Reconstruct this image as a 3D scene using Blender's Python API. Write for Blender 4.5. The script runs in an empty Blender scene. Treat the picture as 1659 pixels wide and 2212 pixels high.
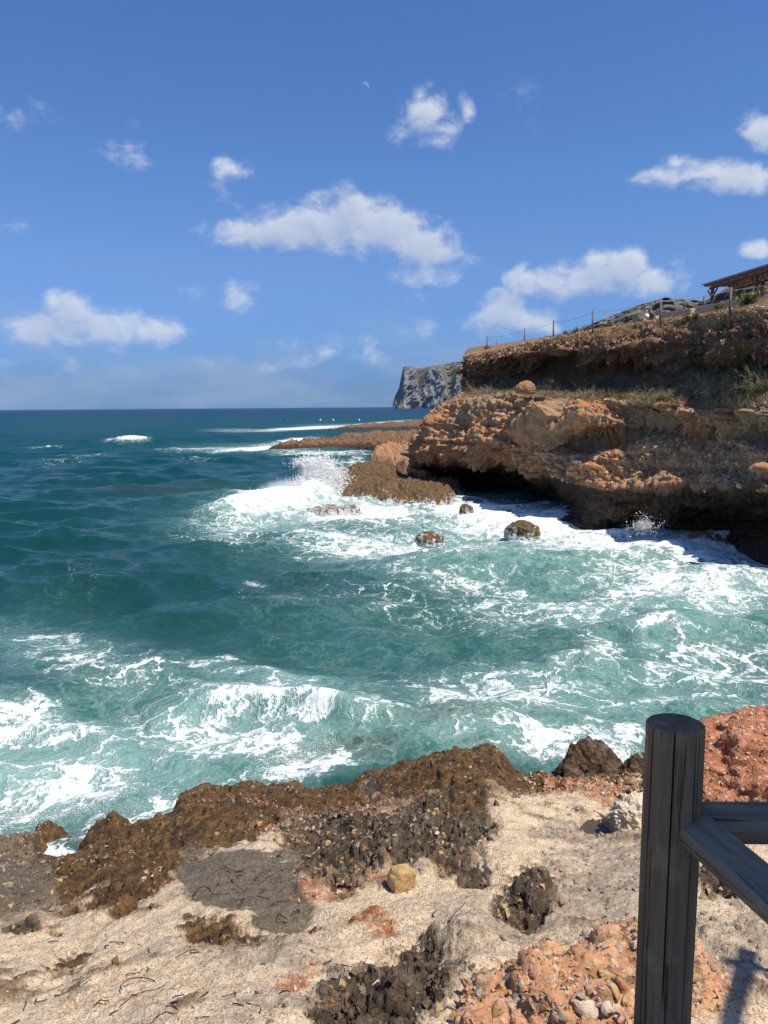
import bpy, bmesh, math, random
import numpy as np
from mathutils import Vector, Matrix

random.seed(7)
rng = np.random.default_rng(11)
scn = bpy.context.scene
COL = scn.collection
R = math.radians

# ------------------------------------------------------------------ camera
CAM = np.array([0.0, 0.0, 6.0])
F, CX, CY = 1662.0, 829.5, 1106.0
PITCH, ROLL = R(7.79), 0.0076
_f = np.array([0, math.cos(PITCH), -math.sin(PITCH)])
_u0 = np.array([0, math.sin(PITCH), math.cos(PITCH)])
_r0 = np.array([1.0, 0, 0])
CR = _r0 * math.cos(ROLL) - _u0 * math.sin(ROLL)
CU = _u0 * math.cos(ROLL) + _r0 * math.sin(ROLL)
cd = bpy.data.cameras.new('camera')
cam = bpy.data.objects.new('camera', cd); COL.objects.link(cam)
cam.matrix_world = Matrix(((CR[0], CU[0], -_f[0], CAM[0]), (CR[1], CU[1], -_f[1], CAM[1]),
                           (CR[2], CU[2], -_f[2], CAM[2]), (0, 0, 0, 1)))
cd.sensor_fit = 'VERTICAL'; cd.sensor_height = 24.0; cd.lens = 24.0 * F / 2212.0
cd.clip_start = 0.05; cd.clip_end = 60000
scn.camera = cam

# ------------------------------------------------------------------ light
SUN_AZ, SUN_EL = R(127), R(62)          # clockwise from the view axis (+y)
SDIR = np.array([math.sin(SUN_AZ) * math.cos(SUN_EL), math.cos(SUN_AZ) * math.cos(SUN_EL), math.sin(SUN_EL)])
sl = bpy.data.lights.new('sun', 'SUN'); sl.energy = 4.9; sl.angle = R(0.53); sl.color = (1.0, 0.905, 0.74)
so = bpy.data.objects.new('sun', sl); COL.objects.link(so)
so.rotation_euler = Vector(-SDIR).to_track_quat('-Z', 'Y').to_euler()
so.location = (20, -10, 60)
scn.view_settings.view_transform = 'Standard'
scn.view_settings.look = 'None'
scn.view_settings.exposure = 0.22
scn.view_settings.gamma = 1.0
scn.view_settings.use_curve_mapping = False
scn.cycles.use_denoising = True
scn.cycles.max_bounces = 8
scn.cycles.volume_bounces = 4
scn.cycles.volume_step_rate = 1.0
scn.cycles.caustics_reflective = False
scn.cycles.caustics_refractive = False


def ray(px, py):
    d = _f + (px - CX) / F * CR - (py - CY) / F * CU
    return d


def at_z(px, py, z):
    d = ray(px, py); t = (z - CAM[2]) / d[2]
    return CAM + d * t


def at_d(px, py, D):
    d = ray(px, py); t = D / math.hypot(d[0], d[1])
    return CAM + d * t


def proj(V):
    q = V - CAM
    w = np.maximum(q @ _f, 1e-3)
    return CX + F * (q @ CR) / w, CY - F * (q @ CU) / w


# ------------------------------------------------------------------ node helper
class NT:
    def __init__(self, tree):
        self.t = tree

    def n(self, typ, ins=None, **props):
        nd = self.t.nodes.new(typ)
        for k, v in props.items():
            setattr(nd, k, v)
        for k, v in (ins or {}).items():
            s = nd.inputs[k]
            if isinstance(v, bpy.types.NodeSocket):
                self.t.links.new(v, s)
            else:
                s.default_value = v
        return nd

    def m(self, op, a, b=0.0, c=0.0, clamp=False):
        return self.n('ShaderNodeMath', {0: a, 1: b, 2: c}, operation=op, use_clamp=clamp).outputs[0]

    def v(self, op, a, b=(0, 0, 0)):
        return self.n('ShaderNodeVectorMath', {0: a, 1: b}, operation=op).outputs[0]

    def mix(self, f, a, b, blend='MIX'):
        nd = self.t.nodes.new('ShaderNodeMix'); nd.data_type = 'RGBA'; nd.blend_type = blend
        for i, v in ((0, f), (6, a), (7, b)):
            s = nd.inputs[i]
            if isinstance(v, bpy.types.NodeSocket):
                self.t.links.new(v, s)
            elif i == 0:
                s.default_value = v
            else:
                s.default_value = (*v, 1) if len(v) == 3 else v
        return nd.outputs[2]

    def noise(self, vec, scale, detail=4, rough=0.55, dist=0.0, typ='FBM'):
        return self.n('ShaderNodeTexNoise', {'Vector': vec, 'Scale': scale, 'Detail': detail, 'Roughness': rough,
                                             'Distortion': dist}, noise_type=typ).outputs[0]

    def voro(self, vec, scale, feature='F1', out=0, rand=1.0):
        return self.n('ShaderNodeTexVoronoi', {'Vector': vec, 'Scale': scale, 'Randomness': rand}, feature=feature).outputs[out]

    def ramp(self, f, stops, interp='LINEAR'):
        nd = self.n('ShaderNodeValToRGB', {0: f}); cr = nd.color_ramp; cr.interpolation = interp
        while len(cr.elements) < len(stops):
            cr.elements.new(0.5)
        for e, (p, c) in zip(cr.elements, stops):
            e.position = p; e.color = (*c, 1) if len(c) == 3 else c
        return nd.outputs[0]

    def sstep(self, x, a, b):
        nd = self.n('ShaderNodeMapRange', {0: x, 1: a, 2: b, 3: 0.0, 4: 1.0}, interpolation_type='SMOOTHSTEP')
        return nd.outputs[0]

    def attr(self, name):
        return self.n('ShaderNodeAttribute', attribute_name=name).outputs['Fac']


def new_mat(name):
    m = bpy.data.materials.new(name); m.use_nodes = True
    t = m.node_tree; t.nodes.clear()
    g = NT(t)
    out = g.n('ShaderNodeOutputMaterial')
    return m, g, out


def finish(g, out, color, rough=0.85, bump=None, spec=0.3, bdist=0.02, bstr=1.0, **extra):
    ins = {'Base Color': color if isinstance(color, bpy.types.NodeSocket) else (*color, 1),
           'Roughness': rough, 'Specular IOR Level': spec}
    ins.update(extra)
    if bump is not None:
        b = g.n('ShaderNodeBump', {'Height': bump, 'Distance': bdist, 'Strength': bstr})
        ins['Normal'] = b.outputs[0]
    p = g.n('ShaderNodeBsdfPrincipled', ins)
    g.t.links.new(p.outputs[0], out.inputs[0])
    return p


# ------------------------------------------------------------------ sky with clouds
w = bpy.data.worlds.new('World'); scn.world = w; w.use_nodes = True
wt = w.node_tree; wt.nodes.clear(); g = NT(wt)
sky = g.n('ShaderNodeTexSky', sky_type='NISHITA', sun_disc=False)
sky.sun_elevation = SUN_EL; sky.sun_rotation = SUN_AZ
sky.altitude = 0; sky.air_density = 1.0; sky.dust_density = 0.35; sky.ozone_density = 3.0
tc = g.n('ShaderNodeTexCoord').outputs['Generated']
dn = g.v('NORMALIZE', tc)
sx = g.n('ShaderNodeSeparateXYZ', {0: dn})
az = g.m('ARCTAN2', sx.outputs[0], sx.outputs[1]); el = g.m('ARCSINE', sx.outputs[2])
ae = g.n('ShaderNodeCombineXYZ', {0: az, 1: el, 2: 0.0}).outputs[0]
warp = g.n('ShaderNodeTexNoise', {'Vector': ae, 'Scale': 9.0, 'Detail': 3.0, 'Roughness': 0.5}).outputs[1]
aew = g.v('ADD', ae, g.v('MULTIPLY', g.v('SUBTRACT', warp, (0.5, 0.5, 0.5)), (0.06, 0.035, 0)))
CLOUDS = [  # px, py, rx, ry, strength
    (545, 508, 110, 42, .85), (610, 490, 100, 52, .95), (700, 485, 105, 62, 1.0), (752, 465, 62, 62, 1.0), (830, 500, 105, 62, 1.05),
    (915, 525, 80, 58, 1.0), (918, 592, 70, 30, .72), (1000, 560, 60, 25, .25),
    (165, 665, 75, 48, .95), (70, 715, 65, 45, .95), (130, 705, 105, 45, .9), (230, 705, 110, 42, .9), (330, 715, 90, 36, .85),
    (1140, 605, 62, 42, .9), (1200, 600, 80, 40, .9), (1270, 610, 110, 42, .9), (1340, 580, 66, 50, 1.0), (1400, 615, 95, 42, .85),
    (1080, 680, 78, 50, 1.0), (1140, 695, 75, 38, .85), (1040, 690, 50, 28, .85),
    (920, 238, 62, 46, .80), (960, 268, 55, 46, .62), (1003, 230, 34, 34, .6), (890, 285, 60, 30, .42),
    (505, 370, 62, 36, .46), (478, 424, 60, 34, .36), (268, 325, 75, 36, .35), (520, 640, 50, 34, .60),
    (1440, 395, 90, 28, .62), (1520, 385, 80, 32, .75), (1590, 390, 90, 42, .82), (1460, 360, 40, 26, .5), (1650, 375, 60, 28, .7),
    (1632, 280, 52, 46, .85), (1640, 540, 48, 26, .8), (35, 245, 85, 38, .38), (20, 495, 50, 28, .32), (283, 268, 22, 16, .28),
    (705, 765, 40, 24, .56), (792, 745, 34, 32, .48), (790, 770, 70, 24, .36), (905, 712, 44, 24, .40), (560, 785, 200, 30, .22),
    (640, 740, 120, 28, .20), (1455, 575, 40, 26, .36), (120, 790, 220, 40, .20), (420, 640, 60, 24, .28), (890, 648, 60, 22, .3),
    (1550, 445, 50, 22, .38), (700, 450, 160, 24, .30), (1130, 230, 60, 60, .18),
]
def cloud_mask(pos):
    mask = None
    for (px, py, rx, ry, st) in CLOUDS:
        d = ray(px, py); d = d / np.linalg.norm(d)
        a0, e0 = math.atan2(d[0], d[1]), math.asin(d[2]); k = 1.0 / F * (d @ _f)
        q = g.v('MULTIPLY', g.v('SUBTRACT', pos, (a0, e0, 0)), (1 / (rx * k * 1.22), 1 / (ry * k * 1.22), 0))
        ln = g.n('ShaderNodeVectorMath', {0: q}, operation='LENGTH').outputs['Value']
        mm = g.m('MULTIPLY_ADD', ln, -st, st * 1.0)
        mask = mm if mask is None else g.m('SMOOTH_MAX', mask, mm, 0.08)
    return mask


mask = cloud_mask(aew); mask_up = cloud_mask(g.v('ADD', aew, (0.010, 0.022, 0)))
# the rest of the sky, away from the frame, carries the same scattered small clouds
gen = g.m('SUBTRACT', g.noise(dn, 2.6, 3, .5), 0.50)
off = g.sstep(g.m('ABSOLUTE', az), 0.52, 0.75)
gen = g.m('MULTIPLY_ADD', g.m('MULTIPLY', gen, 2.2), off, g.m('MULTIPLY_ADD', off, 1.0, -1.0))
mask = g.m('MAXIMUM', mask, gen)
aes = g.v('MULTIPLY', ae, (1.0, 1.35, 1.0))
nb = g.n('ShaderNodeTexNoise', {'Vector': aes, 'Scale': 22.0, 'Detail': 10.0, 'Roughness': 0.60, 'Distortion': 0.25}).outputs[0]
aeo = g.v('ADD', aes, (0.006, 0.011, 0))
nb2 = g.n('ShaderNodeTexNoise', {'Vector': aeo, 'Scale': 22.0, 'Detail': 6.0, 'Roughness': 0.58, 'Distortion': 0.25}).outputs[0]
dens = g.m('MULTIPLY_ADD', g.m('SUBTRACT', nb, 0.5), 1.75, g.m('SUBTRACT', mask, 0.03))
dens_up = g.m('MULTIPLY_ADD', g.m('SUBTRACT', nb2, 0.5), 1.30, mask_up)
cov = g.m('MULTIPLY', g.m('MULTIPLY', g.sstep(dens, 0.03, 0.66), g.m('MULTIPLY_ADD', nb, 0.7, 0.55, clamp=True)), g.sstep(mask, 0.0, 0.20))
lit = g.m('MULTIPLY_ADD', dens_up, -0.80, 0.93, clamp=True)
lit = g.m('MULTIPLY', lit, g.m('MULTIPLY_ADD', g.sstep(dens, 0.1, 0.6), 0.30, 0.70))
ccol = g.mix(lit, (3.9, 4.8, 6.6), (7.3, 7.7, 8.5))
tint = g.ramp(g.m('ABSOLUTE', sx.outputs[2]), [(0.0, (.10, .205, .48)), (.03, (.135, .23, .50)), (.09, (.215, .33, .575)), (.17, (.32, .42, .62)), (.27, (.325, .465, .66)), (.42, (.32, .465, .69))])
skyc = g.v('MULTIPLY', g.v('MULTIPLY', sky.outputs[0], tint), (2.0, 2.0, 2.0))
hz = g.m('POWER', g.m('SUBTRACT', 1.0, g.m('ABSOLUTE', sx.outputs[2])), 9.0)
cov = g.m('MULTIPLY', cov, g.m('SUBTRACT', 0.90, g.m('MULTIPLY', hz, 0.30)))
band = g.m('MULTIPLY', g.m('MULTIPLY', g.sstep(el, .17, .04), g.sstep(g.noise(g.v('MULTIPLY', ae, (5, 16, 0)), 1.0, 5, .55), .40, .68)), .50)
skyc = g.mix(band, skyc, (3.6, 4.4, 5.9))
colr = g.mix(cov, skyc, ccol)
# the pale daytime moon
md = ray(789, 186); md = md / np.linalg.norm(md)
mo = ray(786, 190); mo = mo / np.linalg.norm(mo)
dm = g.n('ShaderNodeVectorMath', {0: dn, 1: tuple(md)}, operation='DISTANCE').outputs['Value']
do = g.n('ShaderNodeVectorMath', {0: dn, 1: tuple(mo)}, operation='DISTANCE').outputs['Value']
cres = g.m('MULTIPLY', g.m('SUBTRACT', 1.0, g.sstep(dm, 0.0036, 0.0050)), g.sstep(do, 0.0034, 0.0052))
colr = g.mix(g.m('MULTIPLY', cres, 0.30), colr, (6.0, 6.2, 6.6))
bg = g.n('ShaderNodeBackground', {'Color': colr, 'Strength': 0.086})
wo = g.n('ShaderNodeOutputWorld'); wt.links.new(bg.outputs[0], wo.inputs[0])
w.cycles.sampling_method = 'MANUAL'; w.cycles.sample_map_resolution = 1024


# ------------------------------------------------------------------ numeric noise through geometry nodes
def gnoise(P, specs):
    P = np.ascontiguousarray(P.reshape(-1, 3), np.float32)
    me = bpy.data.meshes.new('tmp'); me.vertices.add(len(P)); me.vertices.foreach_set('co', P.ravel())
    ob = bpy.data.objects.new('tmp', me); COL.objects.link(ob)
    ng = bpy.data.node_groups.new('tmp', 'GeometryNodeTree')
    ng.interface.new_socket('Geometry', in_out='INPUT', socket_type='NodeSocketGeometry')
    ng.interface.new_socket('Geometry', in_out='OUTPUT', socket_type='NodeSocketGeometry')
    q = NT(ng)
    gi = q.n('NodeGroupInput'); go = q.n('NodeGroupOutput'); cur = gi.outputs[0]
    pos = q.n('GeometryNodeInputPosition').outputs[0]
    for i, s in enumerate(specs):
        sc = s.get('scale', 1.0); sc = (sc, sc, sc) if np.isscalar(sc) else sc
        vec = q.v('ADD', q.v('MULTIPLY', pos, sc), (17.3 * s.get('seed', i), 5.1 * s.get('seed', i), 9.7 * s.get('seed', i)))
        if s['k'] == 'n':
            o = q.n('ShaderNodeTexNoise', {'Vector': vec, 'Scale': 1.0, 'Detail': s.get('det', 4.0), 'Roughness': s.get('ro', .5),
                                           'Distortion': s.get('dist', 0.0)}, noise_type=s.get('typ', 'FBM')).outputs[0]
        else:
            nd = q.n('ShaderNodeTexVoronoi', {'Vector': vec, 'Scale': 1.0}, feature=s.get('feat', 'F1'))
            if s.get('feat') == 'SMOOTH_F1':
                nd.inputs['Smoothness'].default_value = s.get('sm', .4)
            o = nd.outputs[0]
        st = q.n('GeometryNodeStoreNamedAttribute', {'Geometry': cur, 'Name': 'n%d' % i}, data_type='FLOAT', domain='POINT')
        ng.links.new(o, st.inputs['Value']); cur = st.outputs[0]
    ng.links.new(cur, go.inputs[0])
    md_ = ob.modifiers.new('n', 'NODES'); md_.node_group = ng
    dg = bpy.context.evaluated_depsgraph_get()
    ev = ob.evaluated_get(dg).data
    res = []
    for i in range(len(specs)):
        a = np.empty(len(P), np.float32); ev.attributes['n%d' % i].data.foreach_get('value', a); res.append(a)
    bpy.data.objects.remove(ob); bpy.data.meshes.remove(me); bpy.data.node_groups.remove(ng)
    return res


def sst(a, b, x):
    t = np.clip((x - a) / (b - a), 0, 1); return t * t * (3 - 2 * t)


def grid_faces(r, c, wrap=False):
    i = np.arange(r - 1)[:, None]; j = np.arange(c if wrap else c - 1)[None, :]
    j2 = (j + 1) % c
    f = np.stack([i * c + j, i * c + j2, (i + 1) * c + j2, (i + 1) * c + j], -1)
    return f.reshape(-1, 4)


def raw_mesh(name, V, Fq, attrs=None, smooth=True):
    me = bpy.data.meshes.new(name)
    V = np.ascontiguousarray(V, np.float32); Fq = np.ascontiguousarray(Fq, np.int32); k = Fq.shape[1]
    me.vertices.add(len(V)); me.vertices.foreach_set('co', V.ravel())
    me.loops.add(Fq.size); me.loops.foreach_set('vertex_index', Fq.ravel())
    me.polygons.add(len(Fq)); me.polygons.foreach_set('loop_start', np.arange(0, Fq.size, k, dtype=np.int32))
    me.polygons.foreach_set('use_smooth', np.full(len(Fq), smooth))
    for kx, a in (attrs or {}).items():
        at = me.attributes.new(kx, 'FLOAT', 'POINT'); at.data.foreach_set('value', np.ascontiguousarray(a, np.float32).ravel())
    me.update(calc_edges=True)
    return me


def link(name, me, mat=None, parent=None, **p):
    o = bpy.data.objects.new(name, me); COL.objects.link(o)
    if mat is not None and me is not None and not len(me.materials):
        me.materials.append(mat)
    if parent is not None:
        o.parent = parent
    for k, v in p.items():
        if v is not None:
            o[k] = v
    return o


def empty(name, loc, label, cat, group=None):
    o = bpy.data.objects.new(name, None); COL.objects.link(o); o.location = loc
    o.empty_display_size = 0.1
    o['label'] = label; o['category'] = cat
    if group: o['group'] = group
    return o


def grid_normals(V):
    a = np.gradient(V, axis=1); b = np.gradient(V, axis=0)
    n = np.cross(a, b); n /= np.maximum(np.linalg.norm(n, axis=-1, keepdims=True), 1e-9)
    return n


def ico(sub):
    bm = bmesh.new(); bmesh.ops.create_icosphere(bm, subdivisions=sub, radius=1.0)
    V = np.array([v.co[:] for v in bm.verts]); Fq = np.array([[v.index for v in f.verts] for f in bm.faces]); bm.free()
    return V, Fq


def bm_obj(name, bm, mat, parent=None, smooth=False, **p):
    me = bpy.data.meshes.new(name); bm.normal_update(); bm.to_mesh(me); bm.free()
    if smooth:
        me.polygons.foreach_set('use_smooth', np.full(len(me.polygons), True))
    return link(name, me, mat, parent, **p)


def bm_box(bm, c, s, rot=None):
    r = bmesh.ops.create_cube(bm, size=1.0)
    M = Matrix.Translation(c) @ (rot.to_4x4() if rot is not None else Matrix()) @ Matrix.Diagonal((*s, 1))
    bmesh.ops.transform(bm, matrix=M, verts=r['verts']); return r['verts']


def bm_tube(bm, a, b, r0, r1=None, seg=8, caps=True):
    r1 = r0 if r1 is None else r1
    a, b = Vector(a), Vector(b); d = b - a
    q = d.to_track_quat('Z', 'Y').to_matrix().to_4x4()
    r = bmesh.ops.create_cone(bm, cap_ends=caps, segments=seg, radius1=r0, radius2=r1, depth=d.length)
    bmesh.ops.transform(bm, matrix=Matrix.Translation((a + b) / 2) @ q, verts=r['verts']); return r['verts']


# ------------------------------------------------------------------ materials
def geo(g):
    return g.n('ShaderNodeNewGeometry').outputs['Position']


def mat_cliff():
    m, g, out = new_mat('cliff_rock'); p = geo(g)
    n1 = g.noise(p, .35, 5, .6, .3); n2 = g.noise(p, 2.2, 6, .65); n3 = g.noise(p, 9.0, 5, .6)
    bed = g.noise(g.v('MULTIPLY', p, (.5, .5, 3.0)), 1.0, 5, .6, .2)
    c = g.ramp(n1, [(.30, (.22, .135, .078)), (.45, (.40, .245, .135)), (.56, (.41, .185, .075)), (.70, (.40, .275, .17))])
    c = g.mix(g.m('MULTIPLY', g.sstep(bed, .49, .62), .85), c, (.40, .165, .062))
    c = g.mix(g.sstep(n2, .52, .70), c, (.44, .31, .19))
    n0 = g.noise(p, .16, 3, .5); c = g.mix(g.m('MULTIPLY', g.sstep(n0, .52, .62), .65), c, (.26, .20, .14))
    c = g.mix(g.m('MULTIPLY', g.sstep(g.noise(g.v('MULTIPLY', p, (.9, .9, .3)), 1.0, 5, .6), .57, .70), .5), c, (.085, .055, .038))
    c = g.mix(g.m('MULTIPLY', g.sstep(n3, .54, .68), .6), c, (.10, .062, .038))
    vc = g.n('ShaderNodeTexVoronoi', {'Vector': g.v('ADD', p, g.v('MULTIPLY', g.n('ShaderNodeTexNoise', {'Vector': p, 'Scale': 3.0}).outputs[1], (.25, .25, .25))), 'Scale': 5.5})
    sep = g.n('ShaderNodeSeparateColor', {0: vc.outputs[1]})
    peb = g.m('MULTIPLY', g.sstep(sep.outputs[0], .62, .72), g.m('SUBTRACT', 1.0, g.sstep(vc.outputs[0], .28, .42)))
    c = g.mix(g.m('MULTIPLY', peb, .75), c, g.ramp(sep.outputs[1], [(0, (.30, .22, .15)), (.5, (.42, .30, .19)), (1, (.5, .42, .33))]))
    c = g.mix(g.m('MULTIPLY', g.attr('earth'), .75), c, g.mix(n2, (.055, .033, .02), (.16, .085, .045)))
    # earth and dry litter on the ledges, algal film by the water, shade painted in under the lip
    c = g.mix(g.m('MULTIPLY', g.attr('soil'), .8), c, g.mix(n3, (.12, .085, .05), (.27, .20, .125)))
    alg_shade = g.attr('algae_shade')
    c = g.mix(g.m('MULTIPLY', alg_shade, .93), c, g.mix(n3, (.012, .008, .005), (.045, .029, .014)))
    hgt = g.m('ADD', g.m('MULTIPLY', n3, .6), g.m('MULTIPLY', g.noise(p, 28, 4, .6), .35))
    hgt = g.m('SUBTRACT', hgt, g.m('MULTIPLY', vc.outputs[0], .55))
    rg = g.m('MULTIPLY_ADD', alg_shade, -.35, .9)
    finish(g, out, c, rg, hgt, .25, .09, .9); return m


def mat_shelf():
    m, g, out = new_mat('wet_shelf_rock'); p = geo(g)
    n1 = g.noise(p, .8, 5, .6); n2 = g.noise(p, 5, 6, .65); z = g.n('ShaderNodeSeparateXYZ', {0: p}).outputs[2]
    c = g.ramp(n2, [(.3, (.055, .035, .018)), (.5, (.17, .108, .048)), (.7, (.30, .195, .095))])
    c = g.mix(g.m('MULTIPLY', g.sstep(n1, .45, .6), .5), c, (.24, .12, .055))
    low = g.m('SUBTRACT', 1.0, g.sstep(g.m('ADD', z, g.m('MULTIPLY', n1, .8)), .55, 1.0))
    c = g.mix(g.m('MULTIPLY', low, .6), c, (.17, .10, .018))
    vd = g.voro(p, 6.0); n3 = g.noise(p, 17, 5, .65); st = g.noise(g.v('MULTIPLY', p, (5, 5, 1.4)), 1.0, 5, .65, .4)
    c = g.mix(g.m('MULTIPLY', g.sstep(n3, .52, .66), .7), c, (.026, .017, .01))
    c = g.mix(g.m('MULTIPLY', g.sstep(n3, .48, .36), .45), c, (.27, .185, .095))
    film = g.sstep(g.m('SUBTRACT', g.m('ADD', st, g.m('MULTIPLY', n1, .4)), g.m('MULTIPLY', z, .42)), .57, .70)
    c = g.mix(g.m('MULTIPLY', film, .85), c, (.72, .76, .78))
    finish(g, out, c, .55, g.m('SUBTRACT', g.m('ADD', g.m('MULTIPLY', n2, .8), g.m('MULTIPLY', n3, .5)), g.m('MULTIPLY', vd, .6)), .4, .22, 1.0); return m


def mat_spit():
    m, g, out = new_mat('spit_rock'); p = geo(g)
    n2 = g.noise(p, 1.6, 6, .65); z = g.n('ShaderNodeSeparateXYZ', {0: p}).outputs[2]
    c = g.ramp(n2, [(.3, (.07, .036, .018)), (.5, (.18, .095, .048)), (.68, (.27, .17, .10))])
    low = g.m('SUBTRACT', 1.0, g.sstep(g.m('ADD', z, g.m('MULTIPLY', n2, 1.0)), .9, 1.7))
    c = g.mix(low, c, (.05, .03, .016))
    finish(g, out, c, .8, n2, .3, .25, .9); return m


def mat_cape():
    m, g, out = new_mat('limestone_headland'); p = geo(g)
    st = g.attr('steep')
    n = g.noise(g.v('MULTIPLY', p, (.02, .02, .006)), 1.0, 8, .7, .4); n2 = g.noise(p, .06, 8, .7)
    rock = g.ramp(n, [(.3, (.135, .145, .16)), (.5, (.215, .22, .225)), (.68, (.31, .305, .29))])
    scrub = g.ramp(n2, [(.34, (.05, .055, .04)), (.48, (.12, .11, .085)), (.64, (.27, .245, .20))])
    c = g.mix(st, scrub, rock)
    finish(g, out, c, .95, g.m('ADD', n, n2), .1, 9.0, .7); return m


def mat_ground():
    m, g, out = new_mat('shore_ground'); p = geo(g)
    f1 = g.noise(p, 105, 4, .6); f2 = g.noise(p, 9, 7, .68); f3 = g.noise(p, 240, 3, .6); f4 = g.noise(p, 2.3, 5, .6)
    vs = g.n('ShaderNodeTexVoronoi', {'Vector': p, 'Scale': 125.0}); vsep = g.n('ShaderNodeSeparateColor', {0: vs.outputs[1]})
    vb = g.n('ShaderNodeTexVoronoi', {'Vector': g.v('ADD', p, g.v('MULTIPLY', g.n('ShaderNodeTexNoise', {'Vector': p, 'Scale': 12.0}).outputs[1], (.06, .06, .06))), 'Scale': 19.0})
    bsep = g.n('ShaderNodeSeparateColor', {0: vb.outputs[1]})
    sand = g.ramp(f2, [(.30, (.46, .335, .20)), (.46, (.69, .525, .35)), (.64, (.76, .615, .44))])
    sand = g.mix(g.m('MULTIPLY', g.sstep(vsep.outputs[0], .86, .90), .8), sand, (.80, .74, .64))
    sand = g.mix(g.m('MULTIPLY', g.sstep(vsep.outputs[1], .86, .90), .75), sand, (.20, .145, .095))
    sand = g.mix(g.m('MULTIPLY', g.sstep(f1, .58, .70), .45), sand, (.30, .215, .13))
    grey = g.ramp(f2, [(.35, (.16, .135, .105)), (.5, (.30, .25, .195)), (.64, (.56, .46, .34))])
    grey = g.mix(g.m('MULTIPLY', g.sstep(f1, .55, .65), .6), grey, (.10, .088, .075))
    brown = g.ramp(f2, [(.3, (.028, .017, .008)), (.46, (.105, .058, .022)), (.60, (.20, .115, .042)), (.75, (.30, .195, .085))])
    brown = g.mix(g.m('MULTIPLY', g.sstep(f4, .46, .34), .7), brown, (.055, .033, .015))
    brown = g.mix(g.m('MULTIPLY', g.sstep(f4, .55, .7), .5), brown, (.26, .115, .055))
    brown = g.mix(g.m('MULTIPLY', g.sstep(f1, .56, .68), .6), brown, (.05, .03, .014))
    dark = g.ramp(f2, [(.32, (.032, .024, .016)), (.5, (.105, .078, .053)), (.68, (.23, .175, .12))])
    red = g.ramp(f2, [(.3, (.20, .075, .028)), (.5, (.40, .155, .062)), (.68, (.50, .25, .13))])
    peb = g.m('MULTIPLY', g.sstep(bsep.outputs[0], .55, .62), g.m('SUBTRACT', 1.0, g.sstep(vb.outputs[0], .30, .42)))
    pc = g.ramp(bsep.outputs[1], [(0, (.44, .20, .10)), (.35, (.50, .36, .22)), (.7, (.60, .47, .34)), (1, (.30, .22, .16))])
    red = g.mix(g.m('MULTIPLY', peb, .8), red, pc)
    dark = g.mix(g.m('MULTIPLY', g.m('MULTIPLY', peb, g.sstep(bsep.outputs[2], .6, .65)), .8), dark, pc)
    brown = g.mix(g.m('MULTIPLY', g.m('MULTIPLY', peb, g.sstep(bsep.outputs[2], .78, .8)), .6), brown, pc)
    wet = g.mix(g.sstep(f2, .35, .65), (.032, .026, .016), (.085, .069, .044))
    wet = g.mix(g.m('MULTIPLY', g.sstep(vsep.outputs[2], .70, .78), .6), wet, (.24, .20, .14))
    wet = g.mix(g.m('MULTIPLY', g.sstep(vsep.outputs[0], .80, .86), .7), wet, (.02, .016, .011))
    c = g.mix(g.attr('grey'), sand, grey)
    c = g.mix(g.m('MULTIPLY', g.attr('red'), g.m('MULTIPLY_ADD', g.sstep(f2, .62, .42), .5, .5)), c, red)
    c = g.mix(g.attr('brown'), c, brown)
    c = g.mix(g.attr('dark'), c, dark)
    c = g.mix(g.attr('wet'), c, wet)
    rough = g.m('MULTIPLY_ADD', g.attr('wet'), -.34, .86)
    rough = g.m('MULTIPLY_ADD', g.attr('brown'), -.26, rough)
    hgt = g.m('ADD', g.m('MULTIPLY', f1, .5), g.m('MULTIPLY', f3, .22))
    f5 = g.noise(p, 5.5, 7, .62, .4, 'RIDGED_MULTIFRACTAL'); rk = g.m('MAXIMUM', g.attr('brown'), g.attr('dark'))
    hgt = g.m('ADD', hgt, g.m('MULTIPLY', f2, g.m('MULTIPLY_ADD', rk, .6, .8)))
    hgt = g.m('ADD', hgt, g.m('MULTIPLY', f5, g.m('MULTIPLY', rk, 1.7)))
    hgt = g.m('SUBTRACT', hgt, g.m('MULTIPLY', g.sstep(g.voro(p, 14.0), .28, .05), g.m('MULTIPLY', rk, 1.6)))
    hgt = g.m('ADD', hgt, g.m('MULTIPLY', g.noise(p, 34, 5, .65), g.m('MULTIPLY', rk, 1.3)))
    hgt = g.m('SUBTRACT', hgt, g.m('MULTIPLY', vs.outputs[0], .22))
    finish(g, out, c, rough, hgt, .32, .022, 1.0); return m


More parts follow.
